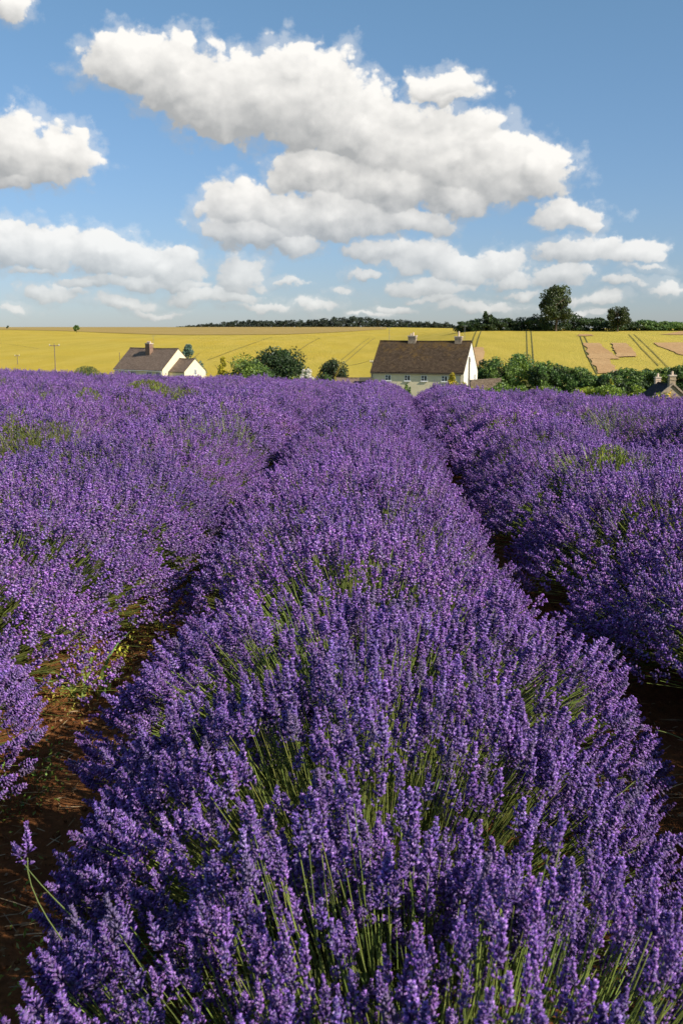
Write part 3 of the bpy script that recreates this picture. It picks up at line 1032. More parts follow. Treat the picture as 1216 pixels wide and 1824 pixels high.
g = MB().tube([(-L1 / 2 + .15, -.07, -.5), (-L1 / 2 + .15, -.07, eave_z - .45)], .05, .05, 6); g.build('downpipe', M['gutter'], H1)
g = MB().tube([(L1 / 2 - .5, -.07, -.5), (L1 / 2 - .5, -.07, eave_z - .45)], .05, .05, 6); g.build('downpipe', M['gutter'], H1)


def low_building(name, x0p, x1p, y_top, y_eave, Y, D, label, cat, mroof, mwall, rz=0.0):
    a, b = at(x0p, y_eave, Y), at(x1p, y_eave, Y)
    X = (a[0] + b[0]) / 2
    L = (b[0] - a[0]) / cos(rz)
    gz_ = float(Gz(X, Y))
    o = tag(empty(name, (X, Y, gz_), rz), label, cat)
    he = a[2] - gz_; hr = at(x0p, y_top, Y + D / 2)[2] - gz_
    gable_walls(L, D, he, hr, mwall, o)
    gable_roof(L, D, he, hr, mroof, o, .15, .05, .1)
    return o


low_building('outbuilding', 599, 666, 673.5, 691, 158, 5.0, 'low stone tiled outbuilding adjoining the left side of the cream house', 'outbuilding', M['tile_tan'], M['stone_wall'])
# dark box dormer at its right end
pbx = at(653, 676, 158.6)
MBx = MB().box(-1.2, 1.0, 0, .6, -.25, .32)
tag(MBx.build('flue_box', M['gutter'], None, tuple(pbx)), 'long dark box lying on the outbuilding roof ridge', 'flue box')


# --- dry stone wall right of the house: stones piece by piece along its face
def stone_wall(name, px0, px1, ytop, Y0, Y1, label, thick=0.5):
    a = at(px0, ytop, Y0); b = at(px1, ytop, Y1)
    za = float(Gz(a[0], a[1])); L = float(np.linalg.norm((b - a)[:2]))
    rz = atan2(b[1] - a[1], b[0] - a[0])
    o = tag(empty(name, (a[0], a[1], za), rz), label, 'wall')
    H = a[2] - za
    MB().box(0, L, .06, thick - .06, -.5, H - .2).build('wall_core', M['stone_wall'], o)
    m = MB(); z = 0.0
    r = random.Random(4)
    while z < H - .22:
        h = .14 + .1 * r.random(); x = 0
        while x < L:
            ww = .25 + .35 * r.random()
            m.box(x + .01, min(x + ww, L) - .01, .02 * r.random(), thick - .02 * r.random(), z + .008, z + h - .008)
            x += ww
        z += h
    s = m.build('stonework', M['stone_wall'], o); s['kind'] = 'stuff'
    m = MB(); x = 0
    while x < L:
        ww = .4 + .3 * r.random()
        m.box(x + .01, min(x + ww, L) - .01, -.05, thick + .05, z + .003, z + .12 + .04 * r.random())
        x += ww
    m.build('coping', M['stone_wall'], o)
    return o


stone_wall('stone_wall', 838, 892, 676.5, 150, 156, 'brown dry stone wall running right from the white gable')

# --- left bungalow with side extension
BY = 190.0
bl = -21
gzb = float(Gz(-36, BY))
e_ = at(300, 657.5, BY - 1.5)
rdg = at(260, 621, BY + 3.5)
L2, D2 = 13.0, 8.2
he2, hr2 = e_[2] - gzb, rdg[2] - gzb
cb = at(246, 657, BY)
B1 = tag(empty('bungalow', (cb[0], cb[1], gzb), R(-38)), 'cream bungalow at left with brown roof and big brick chimney', 'bungalow')
L2 = 13.6
gable_walls(L2, D2, he2, hr2, M['cream_render'], B1)
gable_roof(L2, D2, he2, hr2, M['tile_tan'], B1, .3, .05, .12)
for lx in (-4.4, -1.3, 3.2, 5.6):
    window_part(B1, lx, he2 - 1.05, 1.5 if lx != 5.6 else 1.2, 1.15, 0, 'front', (3, 1))
window_part(B1, D2 * .5, he2 - .9, 1.2, 1.1, axis='side', wall_x=L2 / 2)
chimney(B1, -0.2, D2 / 2 - 1.0, hr2 - 1.3, hr2 + 1.05, 1.2, .85, M['brick'], [(-.36, 1), (0, 1), (.36, 1)], .35)
aerial(B1, -0.3, D2 / 2 + .2, hr2 + .1, 2.4)
MB().tube([(-L2 / 2, -.34, he2 - .32), (L2 / 2, -.34, he2 - .32)], .06, .06, 6).build('gutter', M['white_paint'], B1)
MB().tube([(L2 / 2 - .2, -.07, -.4), (L2 / 2 - .2, -.07, he2 - .4)], .07, .07, 6).build('downpipe', M['white_paint'], B1)
# extension: joined to the gable, lower ridge parallel to the main one
ex = MB()
EX = empty('extension', (L2 / 2 + 2.1, 1.6, 0)); EX.parent = B1
EL, ED = 4.1, 5.4
ehe, ehr = he2 - .35, he2 + 1.9
w_o = gable_walls(EL, ED, ehe, ehr, M['cream_render'], EX)
gable_roof(EL, ED, ehe, ehr, M['tile_tan'], EX, .2, .04, .1)
window_part(EX, ED * .5, ehe - .1, .8, 1.1, axis='side', wall_x=EL / 2, bars=(2, 3))

# --- slate roofed stone cottage at the right edge
CYY = 125.0
L3, D3 = 6.5, 5.6
ap = at(1197, 686, CYY)
gz3 = float(Gz(41, CYY))
C1 = tag(empty('stone_cottage', (ap[0] - D3 / 2, CYY + L3 / 2, gz3), R(-90)), 'stone cottage at the right edge with dark slate roof', 'cottage')
hr3 = ap[2] - gz3; he3 = hr3 - 2.4
gable_walls(L3, D3, he3, hr3, M['stone'], C1)
gable_roof(L3, D3, he3, hr3, M['slate'], C1, .2, .02, .1)
# stone coping along the near gable
mc = MB()
for sgn in (0, 1):
    ye = -.25 if sgn == 0 else D3 + .25
    mc.poly([(L3 / 2 - .1, ye, he3 + .05), (L3 / 2 + .22, ye, he3 + .05), (L3 / 2 + .22, D3 / 2, hr3 + .32), (L3 / 2 - .1, D3 / 2, hr3 + .32)][::1 if sgn == 0 else -1])
    mc.poly([(L3 / 2 + .22, ye, he3 - .2), (L3 / 2 + .22, D3 / 2, hr3 + .05), (L3 / 2 + .22, D3 / 2, hr3 + .32), (L3 / 2 + .22, ye, he3 + .05)])
mc.build('gable_coping', M['chimney_stone'], C1)
chimney(C1, L3 / 2 - .4, D3 / 2, hr3 - .4, hr3 + 1.25, .75, .75, M['stone'], [(0, 1.3)], .35)
chimney(C1, -L3 / 2 + .4, D3 / 2, hr3 - .4, hr3 + .75, .65, .65, M['pot'], [(0, 1.3)], .35)


# --- poles
def pole(px, py_top, py_base, Y, label, arm=None, r=.12):
    top = at(px, py_top, Y); zb = float(Gz(top[0], Y))
    h = top[2] - zb
    o = tag(empty('utility_pole', (top[0], Y, zb)), label, 'pole')
    MB().tube([(0, 0, -.5), (0, 0, h)], r, r * .7, 7).build('post', M['pole'], o)
    if arm:
        a = MB().box(-arm / 2, arm / 2, -.07, .07, h - .55, h - .38); a.build('crossarm', M['pole'], o)
        for k in (-.45, 0, .45):
            MB().tube([(k * arm, 0, h - .38), (k * arm, 0, h - .14)], .08, .05, 6).build('insulator', M['white_paint'], o)
    return o


pole(97, 612, 657, 230, 'wooden utility pole with crossarm left of the bungalow', 2.4, .12)
pole(31, 631, 657, 300, 'thin distant pole near the left edge', 1.4, .11)
pole(14, 650, 657, 320, 'short thin pole at the far left edge', None, .12)
pole(213, 628, 662, 168, 'slim pale pole in front of the bungalow roof', None, .07)
pole(835.5, 636, 692, 128, 'wooden pole standing in front of the white gable', None, .14)
pole(663, 640, 662, 170, 'thin dark pole at the left corner of the cream house', .8, .07)


def wire(p, q, sag, label, r=.018):
    p, q = np.array(p), np.array(q)
    pts = []
    for t in np.linspace(0, 1, 16):
        c = p * (1 - t) + q * t; c[2] -= sag * 4 * t * (1 - t); pts.append(c)
    m = MB().tube(pts, r, r, 4)
    return tag(m.build('power_cable', M['cable'], None), label, 'cable')


wire(at(663, 640, 170), at(580, 646, 200), .8, 'thin cable running left from the dark house pole')
wire(at(1130, 679, 140), at(1290, 684, 120), .4, 'thin cable crossing before the slate roof')

# ------------------------------------------------------------------ lavender
def ortho(d):
    """frames (n,3,3) whose third axis is d"""
    n = len(d)
    a = np.cross(d, rng.normal(size=(n, 3))); a /= np.linalg.norm(a, axis=1)[:, None] + 1e-9
    b = np.cross(d, a)
    return np.stack([a, b, d], 1)


CALYX = np.array([(0.24, 0.135, 0.39), (0.28, 0.17, 0.41), (0.27, 0.21, 0.42), (0.17, 0.09, 0.36)])
COROL = np.array([(0.52, 0.27, 0.80), (0.45, 0.22, 0.76), (0.60, 0.37, 0.83)])


def spike(lod, r):
    """one flower head, axis +Z, length ~1 (scaled later). returns V, T, C"""
    V, T, C = [], [], []
    if lod == 0: wh, per, cor = 7, 7, True
    elif lod == 1: wh, per, cor = 5, 4, False
    else: wh, per, cor = 3, 3, False
    zs_ = list(np.linspace(0.14, 0.97, wh) + r.normal(size=wh) * .01)
    if lod == 0: zs_ = [-0.22] + zs_
    L0 = {0: .18, 1: .17, 2: .26}[lod]; wd = {0: .082, 1: .092, 2: .15}[lod]
    for k, z in enumerate(zs_):
        tt = min(1, max(0, z))
        ln = L0 * (0.80 + .55 * (1 - abs(tt - .35)) - .45 * tt)
        m = per if z > 0 else 4
        a0 = r.random() * 6.28
        for j in range(m):
            a = a0 + 6.283 * j / m + r.normal() * .2
            tilt = 0.62 + r.normal() * .22 + .75 * tt
            dv = np.array([cos(a) * cos(tilt), sin(a) * cos(tilt), sin(tilt)])
            p0 = np.array([cos(a) * .02, sin(a) * .02, z + r.normal() * (.014 if lod == 0 else .075)])
            l = ln * (0.8 + .4 * r.random())
            s = np.cross(dv, (0, 0, 1.)); s /= np.linalg.norm(s) + 1e-9; u = np.cross(s, dv)
            e = p0 + dv * l
            wv = wd * (0.8 + .4 * r.random())
            i = len(V)
            V += [p0, e + s * wv * .5, e - s * wv * .5, e * .8 + p0 * .2 + u * wv * .8, e * .8 + p0 * .2 - u * wv * .5]
            T += [(i, i + 1, i + 3), (i, i + 3, i + 2), (i + 1, i + 2, i + 3), (i, i + 2, i + 1)]
            V.pop()
            if lod == 0:
                cc = CALYX[r.integers(0, 4)] * (.8 + .4 * r.random())
            else:
                cc = (CALYX[r.integers(0, 4)] if r.random() < .55 else COROL[r.integers(0, 3)] * .85) * (.8 + .4 * r.random())
            C += [cc] * 4
            if cor and r.random() < .55:
                cb_ = COROL[r.integers(0, 3)] * (.85 + .3 * r.random())
                q = e + dv * .015
                for sgn in (-1, 1):
                    i = len(V)
                    up_ = u * (0.6 + .5 * r.random())
                    V += [e - dv * .02, q + s * sgn * .055 + dv * .03 + up_ * .02, q + s * sgn * .022 + up_ * .075, q + up_ * .012]
                    T += [(i, i + 1, i + 2), (i, i + 2, i + 3)]
                    C += [cb_] * 4
    return np.array(V), np.array(T), np.clip(np.array(C), 0, 1)


SR = np.random.default_rng(11)
SP = {0: [spike(0, SR) for _ in range(6)], 1: [spike(1, SR) for _ in range(4)], 2: [spike(2, SR) for _ in range(4)]}


def bush(lod, seed, A=0.86, B=0.72, H=0.73, n=1900, gaps=0.5):
    """stems, leaves and flower heads of one plant. returns data for meshes"""
    r = np.random.default_rng(seed)
    global rng
    rng = r
    ph = r.random(n) * 2 * pi
    s = r.random(n) ** 0.5
    # fuller at the rim so that the sides are clothed
    s = np.where(r.random(n) < .25, 0.72 + .30 * r.random(n), s)
    x = A * s * np.cos(ph); y = B * s * np.sin(ph)
    # stems rise in tufts
    nc = n // 9
    ci_ = r.integers(0, nc, n)
    cx_, cy_, cz_ = x[:nc][ci_], y[:nc][ci_], (r.normal(size=nc) * .035)[ci_]
    tuft = r.random(n) < .62
    x = np.where(tuft, cx_ + r.normal(size=n) * .026, x); y = np.where(tuft, cy_ + r.normal(size=n) * .026, y)
    s = np.sqrt((x / A) ** 2 + (y / B) ** 2).clip(1e-3, 1.08)
    hn = noise2(x * 3.2 + seed * 7.3, y * 3.2 + 5, seed) - .5
    hm = noise2(x * 9 + seed * 3.1, y * 9, seed + 1) - .5
    z = H * (1 - 0.62 * s ** 2.5) + 0.15 * hn + .06 * hm + r.normal(size=n) * .040
    z = z + np.where(tuft, cz_, -.01)
    z = np.maximum(z, 0.10)
    tip = np.stack([x, y, z], 1)
    k = 0.12 + 0.80 * s ** 1.7
    d = np.stack([x / A * k, y / B * k, np.ones(n) * (1.05 - .35 * s)], 1) + r.normal(size=(n, 3)) * .13
    d /= np.linalg.norm(d, axis=1)[:, None]
    # where growth is thin only stems show
    gn = noise2(x * 2.6 + seed * 1.7, y * 2.6 + 9, seed + 2)
    gm_ = noise2(x * 7 + seed * 2.7, y * 7 + 9, seed + 5)
    bare = (gn * .6 + gm_ * .4 > (1 - gaps * .42)) & (r.random(n) < .85)
    ln = r.uniform(.037, .062, n)
    if lod: ln *= 1.22
    # stems
    base = tip * np.array([.22, .22, 0]) + r.normal(size=(n, 3)) * np.array([.05, .05, .02]) + np.array([0, 0, .12])
    m1 = base * .45 + tip * .55 - d * .06 + np.array([0, 0, .03])
    segs = {0: [base, base * .55 + m1 * .5 + np.array([0, 0, .02]), m1, tip], 1: [base * .5 + m1 * .5, m1, tip], 2: [m1, tip]}[lod]
    rad = {0: .00125, 1: .0014, 2: .0026}[lod]
    fr = ortho(d)
    SV, ST, SC = [], [], []
    sides = 3
    off = 0
    scol = jitter_col((0.25, 0.31, 0.08), n, .28, .10)
    for q, p in enumerate(segs):
        for j in range(sides):
            a = 2 * pi * j / sides
            SV.append(p + rad * (cos(a) * fr[:, 0] + sin(a) * fr[:, 1]))
    m = len(segs)
    idx = np.arange(n)
    for q in range(m - 1):
        for j in range(sides):
            a = (q * sides + j) * n + idx; b = (q * sides + (j + 1) % sides) * n + idx
            c = ((q + 1) * sides + (j + 1) % sides) * n + idx; e = ((q + 1) * sides + j) * n + idx
            ST.append(np.stack([a, b, c], 1)); ST.append(np.stack([a, c, e], 1))
    SV = np.concatenate(SV); ST = np.concatenate(ST)
    SC = np.tile(scol, (m * sides, 1))
    # leaves: narrow, grey green, mostly on the lower half; and leaf pairs up the stems
    nl = {0: 7500, 1: 3200, 2: 1300}[lod]
    pl = r.integers(0, n, nl)
    t = r.random(nl) ** 1.1 * .74
    bp = base[pl] * (1 - t[:, None]) + tip[pl] * t[:, None] + r.normal(size=(nl, 3)) * .028
    bp[:, 2] = np.maximum(bp[:, 2], .03)
    dd = d[pl] + r.normal(size=(nl, 3)) * .38; dd /= np.linalg.norm(dd, axis=1)[:, None]
    fl_ = ortho(dd)
    ll = r.uniform(.022, .045, nl)[:, None]
    lw = {0: .0022, 1: .0035, 2: .006}[lod]
    if lod == 2: ll = ll * 1.5
    V0 = bp - fl_[:, 0] * lw * .5; V1 = bp + dd * ll * .55 - fl_[:, 0] * lw; V2 = bp + dd * ll; V3 = bp + dd * ll * .55 + fl_[:, 0] * lw
    LV = np.stack([V0, V1, V2, V3], 1).reshape(-1, 3)
    i = np.arange(nl) * 4
    LT = np.concatenate([np.stack([i, i + 1, i + 2], 1), np.stack([i, i + 2, i + 3], 1)]) + len(SV)
    LC = np.repeat(jitter_col((0.15, 0.20, 0.07), nl, .35, .12), 4, axis=0)
    V = np.concatenate([SV, LV]); T = np.concatenate([ST, LT]); C = np.concatenate([SC, LC])
    # heads
    keep = np.where(~bare)[0]
    heads = dict(tip=tip[keep], fr=fr[keep], ln=ln[keep], var=r.integers(0, len(SP[lod]), len(keep)))
    return (V, T, C), heads


def heads_mesh(lod, hd, sel=None):
    VV, TT, CC = [], [], []; off = 0
    for v, (sv, st, sc) in enumerate(SP[lod]):
        m = hd['var'] == v
        if sel is not None: m &= sel
        w_ = np.where(m)[0]
        if not len(w_): continue
        fr, ln, tip = hd['fr'][w_], hd['ln'][w_], hd['tip'][w_]
        fat = 1.36 if lod == 0 else (1.48 if lod == 1 else 1.5)
        q = sv * np.array([fat, fat, 1])
        P = np.einsum('vi,nij->nvj', q, fr) * ln[:, None, None] * 1.12 + (tip - fr[:, 2] * 0.0)[:, None, :]
        n = len(w_)
        tint = (1 + .18 * (rng.random((n, 1, 1)) * 2 - 1)) * (1 + .06 * (rng.random((n, 1, 3)) * 2 - 1))
        # heads past their best are greyer
        grey = (rng.random((n, 1, 1)) < .07)
        c = sc[None] * tint
        c = np.where(grey, c * .35 + np.array([.24, .20, .30]) * .6, c)
        VV.append(P.reshape(-1, 3)); CC.append(np.broadcast_to(c, P.shape).reshape(-1, 3))
        TT.append((st[None] + (np.arange(n) * len(sv))[:, None, None]).reshape(-1, 3) + off)
        off += n * len(sv)
    return np.concatenate(VV), np.concatenate(TT), np.clip(np.concatenate(CC), 0, 1)


PROTO = {}
for lod, seeds, n_ in ((0, (21, 27, 23), 1850), (1, (31, 32, 33), 2200), (2, (41, 42, 43), 2000)):
    for sd_ in seeds:
        st_, hd = bush(lod, sd_, n=n_, gaps=(.46 if lod == 0 else .52 if lod < 2 else .55))
        me = tri_mesh('lavender_bush', *st_[:2], M['stem'], st_[2])
        PROTO.setdefault(lod, []).append((me, hd, None))
for lod in PROTO:
    for k, (me, hd, _) in enumerate(PROTO[lod]):
        if lod == 0 and k < 2:
            continue                      # the two nearest plants: their closest heads become single parts below
        hm = tri_mesh('blossom', *heads_mesh(lod, hd)[:2], M['flower'], None) if False else None
        a = heads_mesh(lod, hd)
        PROTO[lod][k] = (me, hd, tri_mesh('blossom', a[0], a[1], M['flower'], a[2]))


def row_x(x0, y):
    return x0 + 0.0012 * np.maximum(y, 0) ** 2


ROWS = [(-1.98, 'row just left of the centre row, bordering the open soil strip'), (0.06, None), (2.18, None)]
rows = {-1: -1.92, 0: 0.0, 1: 2.02}
for k in range(2, 9): rows[k] = 2.07 + 2.07 * (k - 1)
for k in range(2, 10): rows[-k] = -1.98 - 2.02 * (k - 1)
ORD = ['', 'first', 'second', 'third', 'fourth', 'fifth', 'sixth', 'seventh', 'eighth', 'ninth', 'tenth']
rr = np.random.default_rng(5)
n_bush = 0
EDGE = 41.5
for k in sorted(rows, key=abs):
    x0 = rows[k]
    if k == 0: lb = 'centre lavender row running from the camera towards the cream house'
    elif k == 1: lb = 'lavender row along the right side of the dark path'
    elif k == -1: lb = 'lavender row left of the sunlit strip of open soil'
    elif k > 0: lb = ORD[k] + ' lavender row counted right from the dark path'
    else: lb = ORD[-k] + ' lavender row counted left from the centre row'
    ys_list = []
    y = (0.42 if k == 0 else -0.6 + rr.random() * .5)
    while y < EDGE:
        ys_list.append(y); y += 0.86 * (0.9 + .2 * rr.random()) if k else (0.88 if y < 3 else .86 * (.9 + .2 * rr.random()))
    vis = [y for y in ys_list if abs(row_x(x0, y)) < 0.36 * y + (2.6 if k != 0 else 3) + (1.2 if row_x(x0, y) > 0 else 0)]
    if not vis: continue
    root = tag(empty('lavender_row', (x0, vis[0], float(Gz(x0, vis[0])))), lb, 'lavender row', 'lavender rows of the field')
    for y in vis:
        X = float(row_x(x0, y)) + rr.normal() * .03 + ((.09 if y < 2.8 else .06 if y < 14 else 0) if k == 0 else -.10 if k == 1 and y < 4.5 else 0)
        dist = sqrt(X * X + y * y)
        lod = 0 if dist < 3.9 else (1 if dist < 10.5 else 2)
        special = None
        if k == 0 and 0.9 < y < 2.6:
            special = 0 if y < 1.75 else 1
            pm = PROTO[0][special]
            flip, ja = 0, 0
        else:
            vset = PROTO[lod]
            pm = vset[2] if lod == 0 else vset[int(rr.integers(0, 3))]
            flip = pi * int(rr.integers(0, 2)); ja = rr.normal() * .15
        z = float(Gz(X, y))
        b = link('lavender_bush', pm[0], root)
        b.location = (X - root.location[0], y - root.location[1], z - root.location[2])
        b.rotation_euler = (0, 0, flip + ja)
        sxy = 1 + rr.normal() * .05; sz = (1 + rr.normal() * .05) * (0.93 + .18 * float(noise2(np.array(y / 1.1 + 3.7 * k), np.array(k * 1.3 + .5), 8)))
        if k == 0 and 2.9 < y < 4.3: sz *= .86
        if special is not None: sxy = sz = 1.0
        if k == 0: sxx = .85 if y < 2.8 else (.93 if y < 9 else (.97 if y < 14 else 1.08))
        elif k == -1: sxx = .98 if y < 4.0 else 1.24
        else: sxx = 1.02 if y < 12 else 1.15
        if k < -1: sxx = 1.18
        if k == 1: sxx = 1.06 if y < 4.5 else (1.10 if y < 13 else 1.16)
        b.scale = (sxy * sxx, sxy, sz)
        if special is None:
            h = link('blossom', pm[2], b); h['kind'] = 'stuff'
        else:
            me, hd, _ = pm
            wp = hd['tip'] * np.array([b.scale[0], b.scale[1], 1]) + np.array([X, y, z])
            rel = wp - CAM
            f_ = np.array([0, cos(PITCH), -sin(PITCH)]); u_ = np.array([0, sin(PITCH), cos(PITCH)])
            dz = rel @ f_; sx = rel[:, 0] / dz * F_PX; sy = rel @ u_ / dz * F_PX
            inside = (dz > .3) & (np.abs(sx) < 620) & (np.abs(sy) < 925)
            score = np.where(inside, dz, 1e6)
            order = np.argsort(score)[:150]
            sel = np.zeros(len(dz), bool); sel[order] = True
            a = heads_mesh(0, hd, ~sel)
            h = link('blossom', tri_mesh('blossom', a[0], a[1], M['flower'], a[2]), b); h['kind'] = 'stuff'
            import mathutils
            if 'SPM' not in globals():
                SPM = [tri_mesh('flower_spike', v[0], v[1], M['flower'], v[2]) for v in SP[0]]
            for i_ in order:
                o = link('flower_spike', SPM[int(hd['var'][i_])], b)
                fr = hd['fr'][i_]
                s_ = float(hd['ln'][i_]) * 1.12
                Mx = mathutils.Matrix([[*(fr[:, c_] * s_), float(hd['tip'][i_][c_])] for c_ in range(3)] + [[0, 0, 0, 1]])
                o.matrix_basis = Mx
        n_bush += 1
print('bushes', n_bush)


# ------------------------------------------------------------------ weeds between the rows
def blade_clump(name, X, Y, h, spread, n, col, label, cat, wd=.006, z0=None, flowers=None, group=None, curve=.5, lean=(0, 0)):
    z = float(Gz(X, Y)) if z0 is None else z0
    t = tag(empty(name, (X, Y, z)), label, cat, group)
    VV, TT, CC = [], [], []
    tips = []
    for k in range(n):
        a = random.random() * 2 * pi; r0 = spread * .35 * random.random() ** .5
        p = np.array([cos(a) * r0, sin(a) * r0, 0.0])
        hh = h * (.55 + .6 * random.random()); out = spread * (.2 + .8 * random.random()) * curve
        a2 = a + random.gauss(0, .5)
        dirh = np.array([cos(a2) + lean[0], sin(a2) + lean[1], 0]); side = np.array([-sin(a2), cos(a2), 0])
        c = np.array(col) * (.7 + .6 * random.random()) * np.array([1 + .15 * random.gauss(0, 1), 1, 1])
        i = len(VV); m = 5
        for q in range(m):
            s_ = q / (m - 1)
            c0_ = p + dirh * out * s_ ** 2 + np.array([0, 0, hh * (s_ - .22 * curve * s_ ** 3)])
            w__ = wd * (1 - s_ ** 1.6) + .0008
            VV += [c0_ - side * w__, c0_ + side * w__]
            CC += [np.clip(c, 0, 1)] * 2
            if q: TT += [(i + 2 * q - 2, i + 2 * q - 1, i + 2 * q + 1), (i + 2 * q - 2, i + 2 * q + 1, i + 2 * q)]
        tips.append(c0_)
    o = link('leaves', tri_mesh('leaves', np.array(VV), np.array(TT), M['stem'], np.array(CC)), t); o['kind'] = 'stuff'
    if flowers:
        pts = np.array(tips)
        pts = np.repeat(pts, 6, 0) + rng.normal(size=(len(pts) * 6, 3)) * flowers[1]
        V, T, C = leaf_tris(pts, flowers[1] * 1.2, jitter_col(flowers[0], len(pts), .2, .06))
        o = link('flowers', tri_mesh('flowers', V, T, M['leaf'], C), t); o['kind'] = 'stuff'
    return t


def top_at(px, py, h):
    """ground point whose top (h above the soil) is seen at the pixel"""
    d = ray(px, py)
    for Y in np.linspace(1.0, 60, 3000):
        p = CAM + d * (Y / d[1])
        if p[2] < float(Gz(p[0], p[1])) + h: return p
    return p


for px, py, hh, sp_, n_, col, lb in [
        (80, 785, .92, .80, 520, (.22, .26, .06), 'wide dark green weed clump in the left lavender'),
        (30, 790, .92, .5, 200, (.22, .25, .05), 'olive weed clump at the left edge'),
        (1085, 835, .90, .42, 620, (.36, .46, .06), 'bright green grass tuft in the lavender right of the path'),
        (1130, 845, .88, .30, 120, (.20, .28, .07), 'small grass tuft beside the bright one'),
        (262, 695, 1.0, 1.0, 420, (.34, .40, .07), 'pale green weed bush in the far left lavender'),
        (155, 664, 1.15, 1.0, 420, (.20, .27, .08), 'green weed bush at the far edge of the lavender'),
        (158, 712, .95, .5, 120, (.30, .36, .06), 'small lime green weed tuft in the left lavender'),
        (335, 712, .95, .6, 120, (.26, .30, .07), 'small weed tuft in the middle of the left lavender'),
        (1100, 740, .95, .8, 160, (.22, .26, .08), 'faint green weed tuft in the far right lavender'),
        (870, 740, .9, .6, 100, (.25, .25, .08), 'faint olive weed tuft right of the path top'),
        (345, 770, .92, .5, 100, (.25, .32, .09), 'slender pale weed tuft amid left lavender'),
        (412, 760, .92, .4, 80, (.25, .30, .09), 'small pale tuft right of the slender weed')]:
    p = top_at(px, py, hh * .82)
    w_t = blade_clump('weed_clump', p[0], p[1], hh * 1.02, sp_ * 1.1, int(n_ * (1.2 if p[1] < 15 else .35)), col, lb, 'weed', wd=.0042 if p[1] < 15 else .006, curve=.75, group='weeds among the lavender')
    m_ = n_ * (7 if p[1] < 15 else 16)
    q = np.stack([rng.normal(size=m_) * sp_ * .33, rng.normal(size=m_) * sp_ * .33, hh * (.55 + .47 * rng.random(m_) ** .8)], 1)
    q[:, 2] -= .30 * hh * (q[:, 0] ** 2 + q[:, 1] ** 2) / (sp_ * .6) ** 2
    q = q[noise2(q[:, 0] * 6 + 30, q[:, 1] * 6 + 30, 19) > .25]
    V, T, C = leaf_tris(q, .020 if p[1] < 15 else .030, jitter_col(np.array(col) * np.array([.62, .6, .8]), len(q), .45, .15), up=1.8, asp=.16)
    link('foliage', tri_mesh('foliage', V, T, M['leaf'], C), w_t)['kind'] = 'stuff'

# weeds on the open soil strip, left
p = top_at(150, 1165, .18)
blade_clump('couch_grass', p[0], p[1], .24, .34, 16, (.24, .36, .10), 'broad bladed pale green grass tuft by the open soil strip', 'grass tuft', wd=.010, curve=.9)
for px, py, hh, sp_, n_, col, lb in [
        (190, 1170, .12, .22, 90, (.44, .42, .06), 'yellow green weed patch beside the broad bladed grass'),
        (140, 1215, .12, .22, 80, (.33, .30, .06), 'yellowing weed patch below the broad bladed grass'),
        (262, 1095, .16, .26, 110, (.50, .43, .07), 'sunlit yellow weed patch further up the soil strip'),
        (40, 1370, .15, .20, 80, (.16, .26, .05), 'dark green leafy weed at the foot of the left row'),
        (100, 1640, .30, .20, 60, (.24, .32, .06), 'small green weed with yellow buds at the bottom left'),
        (330, 1000, .30, .30, 160, (.13, .19, .05), 'dark green weed in the shaded end of the soil strip')]:
    p = top_at(px, py, hh * .7)
    zg = float(Gz(p[0], p[1]))
    m_ = n_ * 9
    q = np.stack([rng.normal(size=m_) * sp_ * .45, rng.normal(size=m_) * sp_ * .8, .02 + rng.random(m_) ** 1.6 * hh], 1)
    lump = noise2(q[:, 0] * 14 + 40, q[:, 1] * 14 + 40, 15) > .45
    q = q[lump]
    V, T, C = leaf_tris(q, .009, jitter_col(col, len(q), .45, .18), up=.1, asp=.4)
    o = tag(empty('soil_weed', (p[0], p[1], zg)), lb, 'weed', 'weeds on the soil strip')
    link('leaves', tri_mesh('leaves', V, T, M['leaf'], C), o)['kind'] = 'stuff'

# long loose stems with heads leaning over the path at bottom left
p = None


def stray(name, pts, label):
    """one flower stem on its own: > stem, flower_spike"""
    Q_ = [at(a, b, y) for a, b, y in pts]
    tq = np.linspace(0, 1, len(Q_)); Q_ = np.array(Q_)
    cf = [np.polyfit(tq, Q_[:, c_], min(2, len(Q_) - 1)) for c_ in range(3)]
    P_ = [np.array([np.polyval(c_, t) for c_ in cf]) for t in np.linspace(0, 1, 9)]
    o = tag(empty(name, tuple(P_[0])), label, 'lavender stem')
    m = MB().tube([q - P_[0] for q in P_], .0016, .0011, 5)
    st = m.build('stem', M['stem'], o)
    me = st.data
    a = me.color_attributes.new('Col', 'FLOAT_COLOR', 'POINT')
    for dd_ in a.data: dd_.color = (.20, .26, .09, 1)
    e = P_[-1] - P_[0]; dv = P_[-1] - P_[-2]; dv /= np.linalg.norm(dv)
    import mathutils
    q = mathutils.Vector(dv).to_track_quat('Z', 'Y').to_matrix().to_4x4()
    s = link('flower_spike', SPM[random.randrange(6)], o)
    s.matrix_basis = mathutils.Matrix.Translation(e) @ q @ mathutils.Matrix.Scale(.062, 4)


stray('lavender_sprig', [(215, 1790, 1.7), (120, 1690, 1.74), (62, 1590, 1.78), (50, 1530, 1.8)], 'lone lavender stem leaning furthest left over the soil')
stray('lavender_sprig', [(250, 1740, 1.8), (130, 1650, 1.8), (75, 1560, 1.85), (35, 1530, 1.9)], 'lone lavender stem with its head highest over the left soil')
stray('lavender_sprig', [(1110, 1350, 3.2), (1060, 1280, 3.3), (1030, 1245, 3.35)], 'stray lavender stem hanging over the dark path')
stray('lavender_sprig', [(1240, 1330, 2.9), (1200, 1310, 2.9), (1165, 1300, 2.9)], 'stray lavender stem poking from the right row')

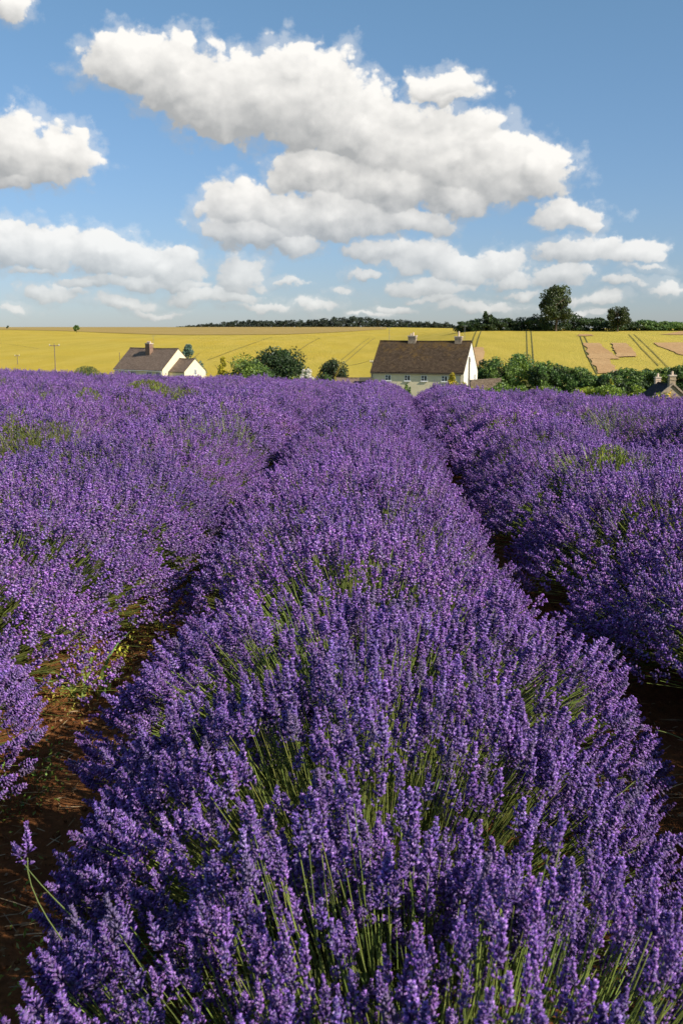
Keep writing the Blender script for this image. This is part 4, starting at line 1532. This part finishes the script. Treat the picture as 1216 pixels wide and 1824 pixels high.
# straw and twigs on the soil
P0 = []
rng = np.random.default_rng(77)
m = MB()
VV, TT, CC = [], [], []
for k in range(2200):
    Y = 1.0 + 9 * random.random() ** 1.4
    side = -1.0 if random.random() < .55 else 1.07
    X = side + random.gauss(0, .17) + .0012 * Y * Y
    a = random.gauss(0.2, .9); l = .012 + .045 * random.random() ** 2; z = float(Gz(X, Y)) + .028
    d = np.array([cos(a), sin(a), random.gauss(0, .12)]) * l; s = np.array([-sin(a), cos(a), 0]) * .0014
    p = np.array([X, Y, z]); i = len(VV)
    VV += [p - d - s, p - d + s, p + d + s, p + d - s, p + np.array([0, 0, .003])]
    TT += [(i, i + 1, i + 4), (i + 1, i + 2, i + 4), (i + 2, i + 3, i + 4), (i + 3, i, i + 4)]
    c = np.array([(.50, .34, .17), (.34, .20, .09), (.60, .46, .27)][random.randrange(3)]) * (.45 + .5 * random.random())
    CC += [c] * 5
tag(link('straw_litter', tri_mesh('straw_litter', np.array(VV), np.array(TT), M['straw'], np.clip(np.array(CC), 0, 1))),
    'scattered straw and twigs on the red-brown soil', 'straw', kind='stuff')

# clods and small stones
VV, TT, CC = [], [], []
ico_v = np.array([(0, 0, 1), (.9, 0, .2), (.28, .85, .2), (-.73, .53, .2), (-.73, -.53, .2), (.28, -.85, .2), (0, 0, -.6)])
ico_t = np.array([(0, 1, 2), (0, 2, 3), (0, 3, 4), (0, 4, 5), (0, 5, 1), (6, 2, 1), (6, 3, 2), (6, 4, 3), (6, 5, 4), (6, 1, 5)])
for k in range(4200):
    Y = 1.0 + 9 * random.random() ** 1.5
    X = (-1.0 if random.random() < .6 else 1.10) + random.gauss(0, .20) + .0012 * Y * Y
    r_ = .003 + .014 * random.random() ** 4
    v = ico_v * (1 + .35 * rng.normal(size=(7, 3))) * r_ * np.array([1, 1, .7]) + np.array([X, Y, float(Gz(X, Y)) + r_ * .2])
    a_ = .045 * (noise2(np.array(X * 2.2), np.array(Y * 1.6), 3) - .5) + .03 * (noise2(np.array(X * 9), np.array(Y * 9), 4) - .5) + .018 * (noise2(np.array(X * 27), np.array(Y * 27), 5) - .5)
    v[:, 2] += float(a_)
    TT.append(ico_t + 7 * k); VV.append(v)
    c = np.array([(.20, .085, .035), (.27, .12, .05), (.14, .06, .03), (.34, .22, .13)][min(3, int(random.random() ** 1.3 * 4))])
    CC.append(np.repeat(c[None] * (.7 + .5 * random.random()), 7, 0))
tag(link('soil_clods', tri_mesh('soil_clods', np.concatenate(VV), np.concatenate(TT), M['straw'], np.concatenate(CC))),
    'small clods and stones strewn over the bare soil', 'clods', kind='stuff')

# rough verge with yellow flowers behind the right end of the lavender
VV = []
n_ = 9000
X = rng.uniform(2.5, 22, n_); Y = rng.uniform(43.2, 47, n_)
Z = Gz(X, Y)
P = np.stack([X, Y, Z + rng.random(n_) ** .8 * (.60 + .75 * sstep(X, 7, 13))], 1)
V, T, C = leaf_tris(P, .055, jitter_col((.22, .25, .06), n_, .4, .15), up=1.5)
tag(link('verge_grass', tri_mesh('verge_grass', V, T, M['leaf'], C)), 'rough green verge beyond the right end of the lavender', 'grass', kind='stuff')
for px, py, n_, lb in [(1178, 706, 26, 'cluster of yellow flowers left before the slate roofed cottage'), (1196, 703, 30, 'taller cluster of yellow flowers before the cottage gable'),
                       (1142, 705, 10, 'small pair of yellow flower heads left of the cottage'), (1036, 699, 12, 'sparse yellow flowers before the lime hedge')]:
    q = at(px, py, 43.0)
    zg = float(Gz(q[0], 43.0))
    blade_clump('yellow_flower_clump', q[0], 43.0, (q[2] - zg) * 1.05, .25, n_, (.2, .26, .06), lb, 'flowers', wd=.012, curve=.5, flowers=((.80, .58, .03), .03), group='yellow flowers on the verge')
